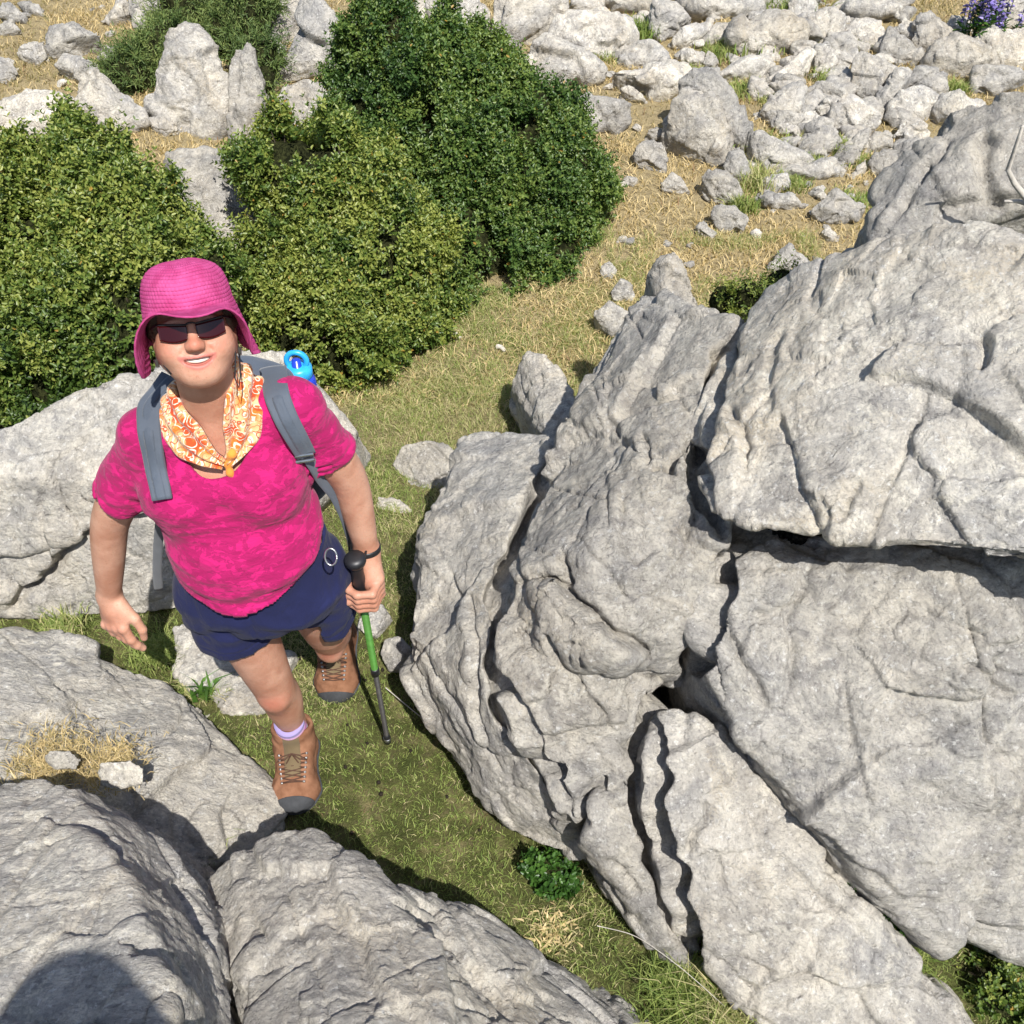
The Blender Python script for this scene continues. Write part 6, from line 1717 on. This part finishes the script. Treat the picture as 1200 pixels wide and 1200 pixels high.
POLE = empty('trekking_pole', tuple(POLE_TIP)); tag(POLE, 'green and dark grey trekking pole planted in the turf, gripped by the hiker', 'trekking pole')
L = np.linalg.norm(POLE_TOP - POLE_TIP); at = lambda t: POLE_TIP + PAX * t
def lathe(t_r): V, Fq = tubes([([at(t) for t, _ in t_r], [r for _, r in t_r], 0)], 24); return V, Fq
add_mesh('lower_shaft', lathe([(.03, .0068), (.40, .0072)]), M['dark_alu'], POLE)
add_mesh('upper_shaft', lathe([(.40, .0088), (L - .13, .0092)]), M['green_alu'], POLE)
add_mesh('clamp', lathe([(.385, .0095), (.387, .0115), (.412, .0115), (.415, .0095)]), M['black'], POLE)
add_mesh('tip', lathe([(-.01, .0025), (.008, .004), (.012, .0095), (.026, .0105), (.045, .0085), (.060, .0078)]), M['black'], POLE)
add_mesh('tip_collar', lathe([(.028, .0108), (.033, .0112), (.038, .0108)]), M['metal'], POLE)
add_mesh('grip', lathe([(L - .16, .011), (L - .15, .0145), (L - .12, .0155), (L - .10, .0140), (L - .075, .0155), (L - .05, .0142), (L - .03, .0155), (L - .015, .017)]), M['black'], POLE)
add_mesh('pommel', lathe([(L - .022, .017), (L - .014, .022), (L - .006, .0245), (L, .0245), (L + .006, .021), (L + .009, .012)]), M['black'], POLE)
wl = J['wrl'] + (J['ell'] - J['wrl']) * .03; ax = norm(J['ell'] - J['wrl']); la = norm(np.cross(ax, (0, 1.0, 0))); lb = np.cross(ax, la)
lp = [wl + .0315 * (la * math.cos(a) + lb * math.sin(a)) + ax * .006 * math.sin(a) for a in np.linspace(0, 2 * math.pi, 33)]
V, Fq, uv = ribbon(np.array(lp), norm(np.array(lp) - wl), .013, .0014, 0, 1, 5); add_mesh('wrist_strap', (V, Fq), M['black'], POLE)
V, Fq = tubes([([at(L - .012), (at(L - .012) + wl + la * -.02) / 2 + np.array((0, -.012, .005)), wl + norm(CAM - wl) * .032], .003, .003)], 6); add_mesh('strap_webbing', (V, Fq), M['black'], POLE)
rc = PY(388, 651, 1.46); th = np.linspace(0, 2 * math.pi, 25)
V, Fq = tubes([([rc + np.array((.012 * math.cos(a), -.004 + .008 * math.sin(a), .016 * math.sin(a))) for a in th], .0022, .0022)], 8)
tag(add_mesh('clip_ring', (V, Fq), M['metal'], None), 'small metal clip ring hanging on the side of the navy shorts', 'clip ring')
# ------------------------------------------------------------------ the photographer, whose shadow falls on the near rocks
def photographer():
    b = np.array((-.24, -.56, .86))
    rock('wide flat boulder under the photographer behind the near rocks', [[np.array(q) for q in ((-.75, -.25, .72), (-.2, -.12, .84), (.5, -.15, .84), (.8, -.4, .7), (.7, -1.2, .8), (-.5, -1.2, .8), (-1, -.8, .6), (-1.1, -1.4, -.1), (1.1, -1.4, -.1), (1.1, -.2, -.1), (-1.0, -.1, -.1), (.2, .05, -.1))]], voxel=.02, size=.8, amp=.5)
    F = Field((-.6, -.85, .80), (.7, -.06, 2.72), .008)
    w = lambda x, y, z: b + np.array((x, y, z))
    lat = np.array((1.0, 0, 0))
    for s in (-1, 1):
        F.add(chain(*spline([w(s * .09, 0, .86), w(s * .10, -.02, .46), w(s * .11, .0, .07)], [.09, .062, .045], 9)), .03); F.add(cone(w(s * .11, -.03, .045), w(s * .12, .14, .04), .045, .038), .02)
        F.add(chain([w(s * .18, 0, 1.30), w(s * .15, .10, 1.08), w(s * .11, .16, 1.34), w(s * .05, .18, 1.44)], [.062, .05, .038, .034]), .03)
    F.add(ecap(w(0, 0, 1.28), w(0, 0, .86), (.20, .12), (.20, .12), lat), .05); F.add(cone(w(0, 0, 1.32), w(0, .03, 1.46), .055, .055), .02); F.add(ell(w(0, .03, 1.54), (.078, .095, .115)), .02)
    F.add(ell(w(0, .02, 1.58), (.13, .14, .03)), .02)  # hat brim, added to widen the head's cast shadow
    root = empty('person', tuple(b)); tag(root, 'photographer in dark clothes with a hat brim added for its shadow, standing behind the camera', 'person')
    V, Q = F.mesh(); add_mesh('body', (V, Q), M['navy'], root)
photographer()
# ------------------------------------------------------------------ camera, sun, sky
cam = bpy.data.cameras.new('camera'); co = bpy.data.objects.new('camera', cam); COL.objects.link(co)
cam.sensor_width = 36; cam.lens = 36 * FPX / 1200; cam.clip_end = 500; cam.clip_start = 0.02
co.location = CAM; co.rotation_euler = (R(90) - PITCH, 0, 0)
SC.camera = co
SUN_AZ, SUN_EL = R(21), R(53)           # sun behind the photographer, to the right
sd = Vector((math.sin(SUN_AZ) * math.cos(SUN_EL), -math.cos(SUN_AZ) * math.cos(SUN_EL), math.sin(SUN_EL)))
sl = bpy.data.lights.new('sun', 'SUN'); so = bpy.data.objects.new('sun', sl); COL.objects.link(so)
sl.energy = 4.6; sl.angle = R(0.53); sl.color = (1.0, 0.97, 0.925)
so.rotation_euler = sd.to_track_quat('Z', 'Y').to_euler(); so.location = (2, -4, 8)
W = bpy.data.worlds.new('World'); SC.world = W; W.use_nodes = True
wt = W.node_tree; bgn = wt.nodes['Background']
sky = wt.nodes.new('ShaderNodeTexSky'); sky.sky_type = 'NISHITA'; sky.sun_disc = False
sky.sun_elevation = SUN_EL; sky.sun_rotation = math.pi - SUN_AZ
wt.links.new(sky.outputs[0], bgn.inputs[0]); bgn.inputs[1].default_value = 0.1
SC.view_settings.view_transform = 'Standard'; SC.view_settings.look = 'None'; SC.view_settings.gamma = 1
SC.view_settings.exposure = 0.56
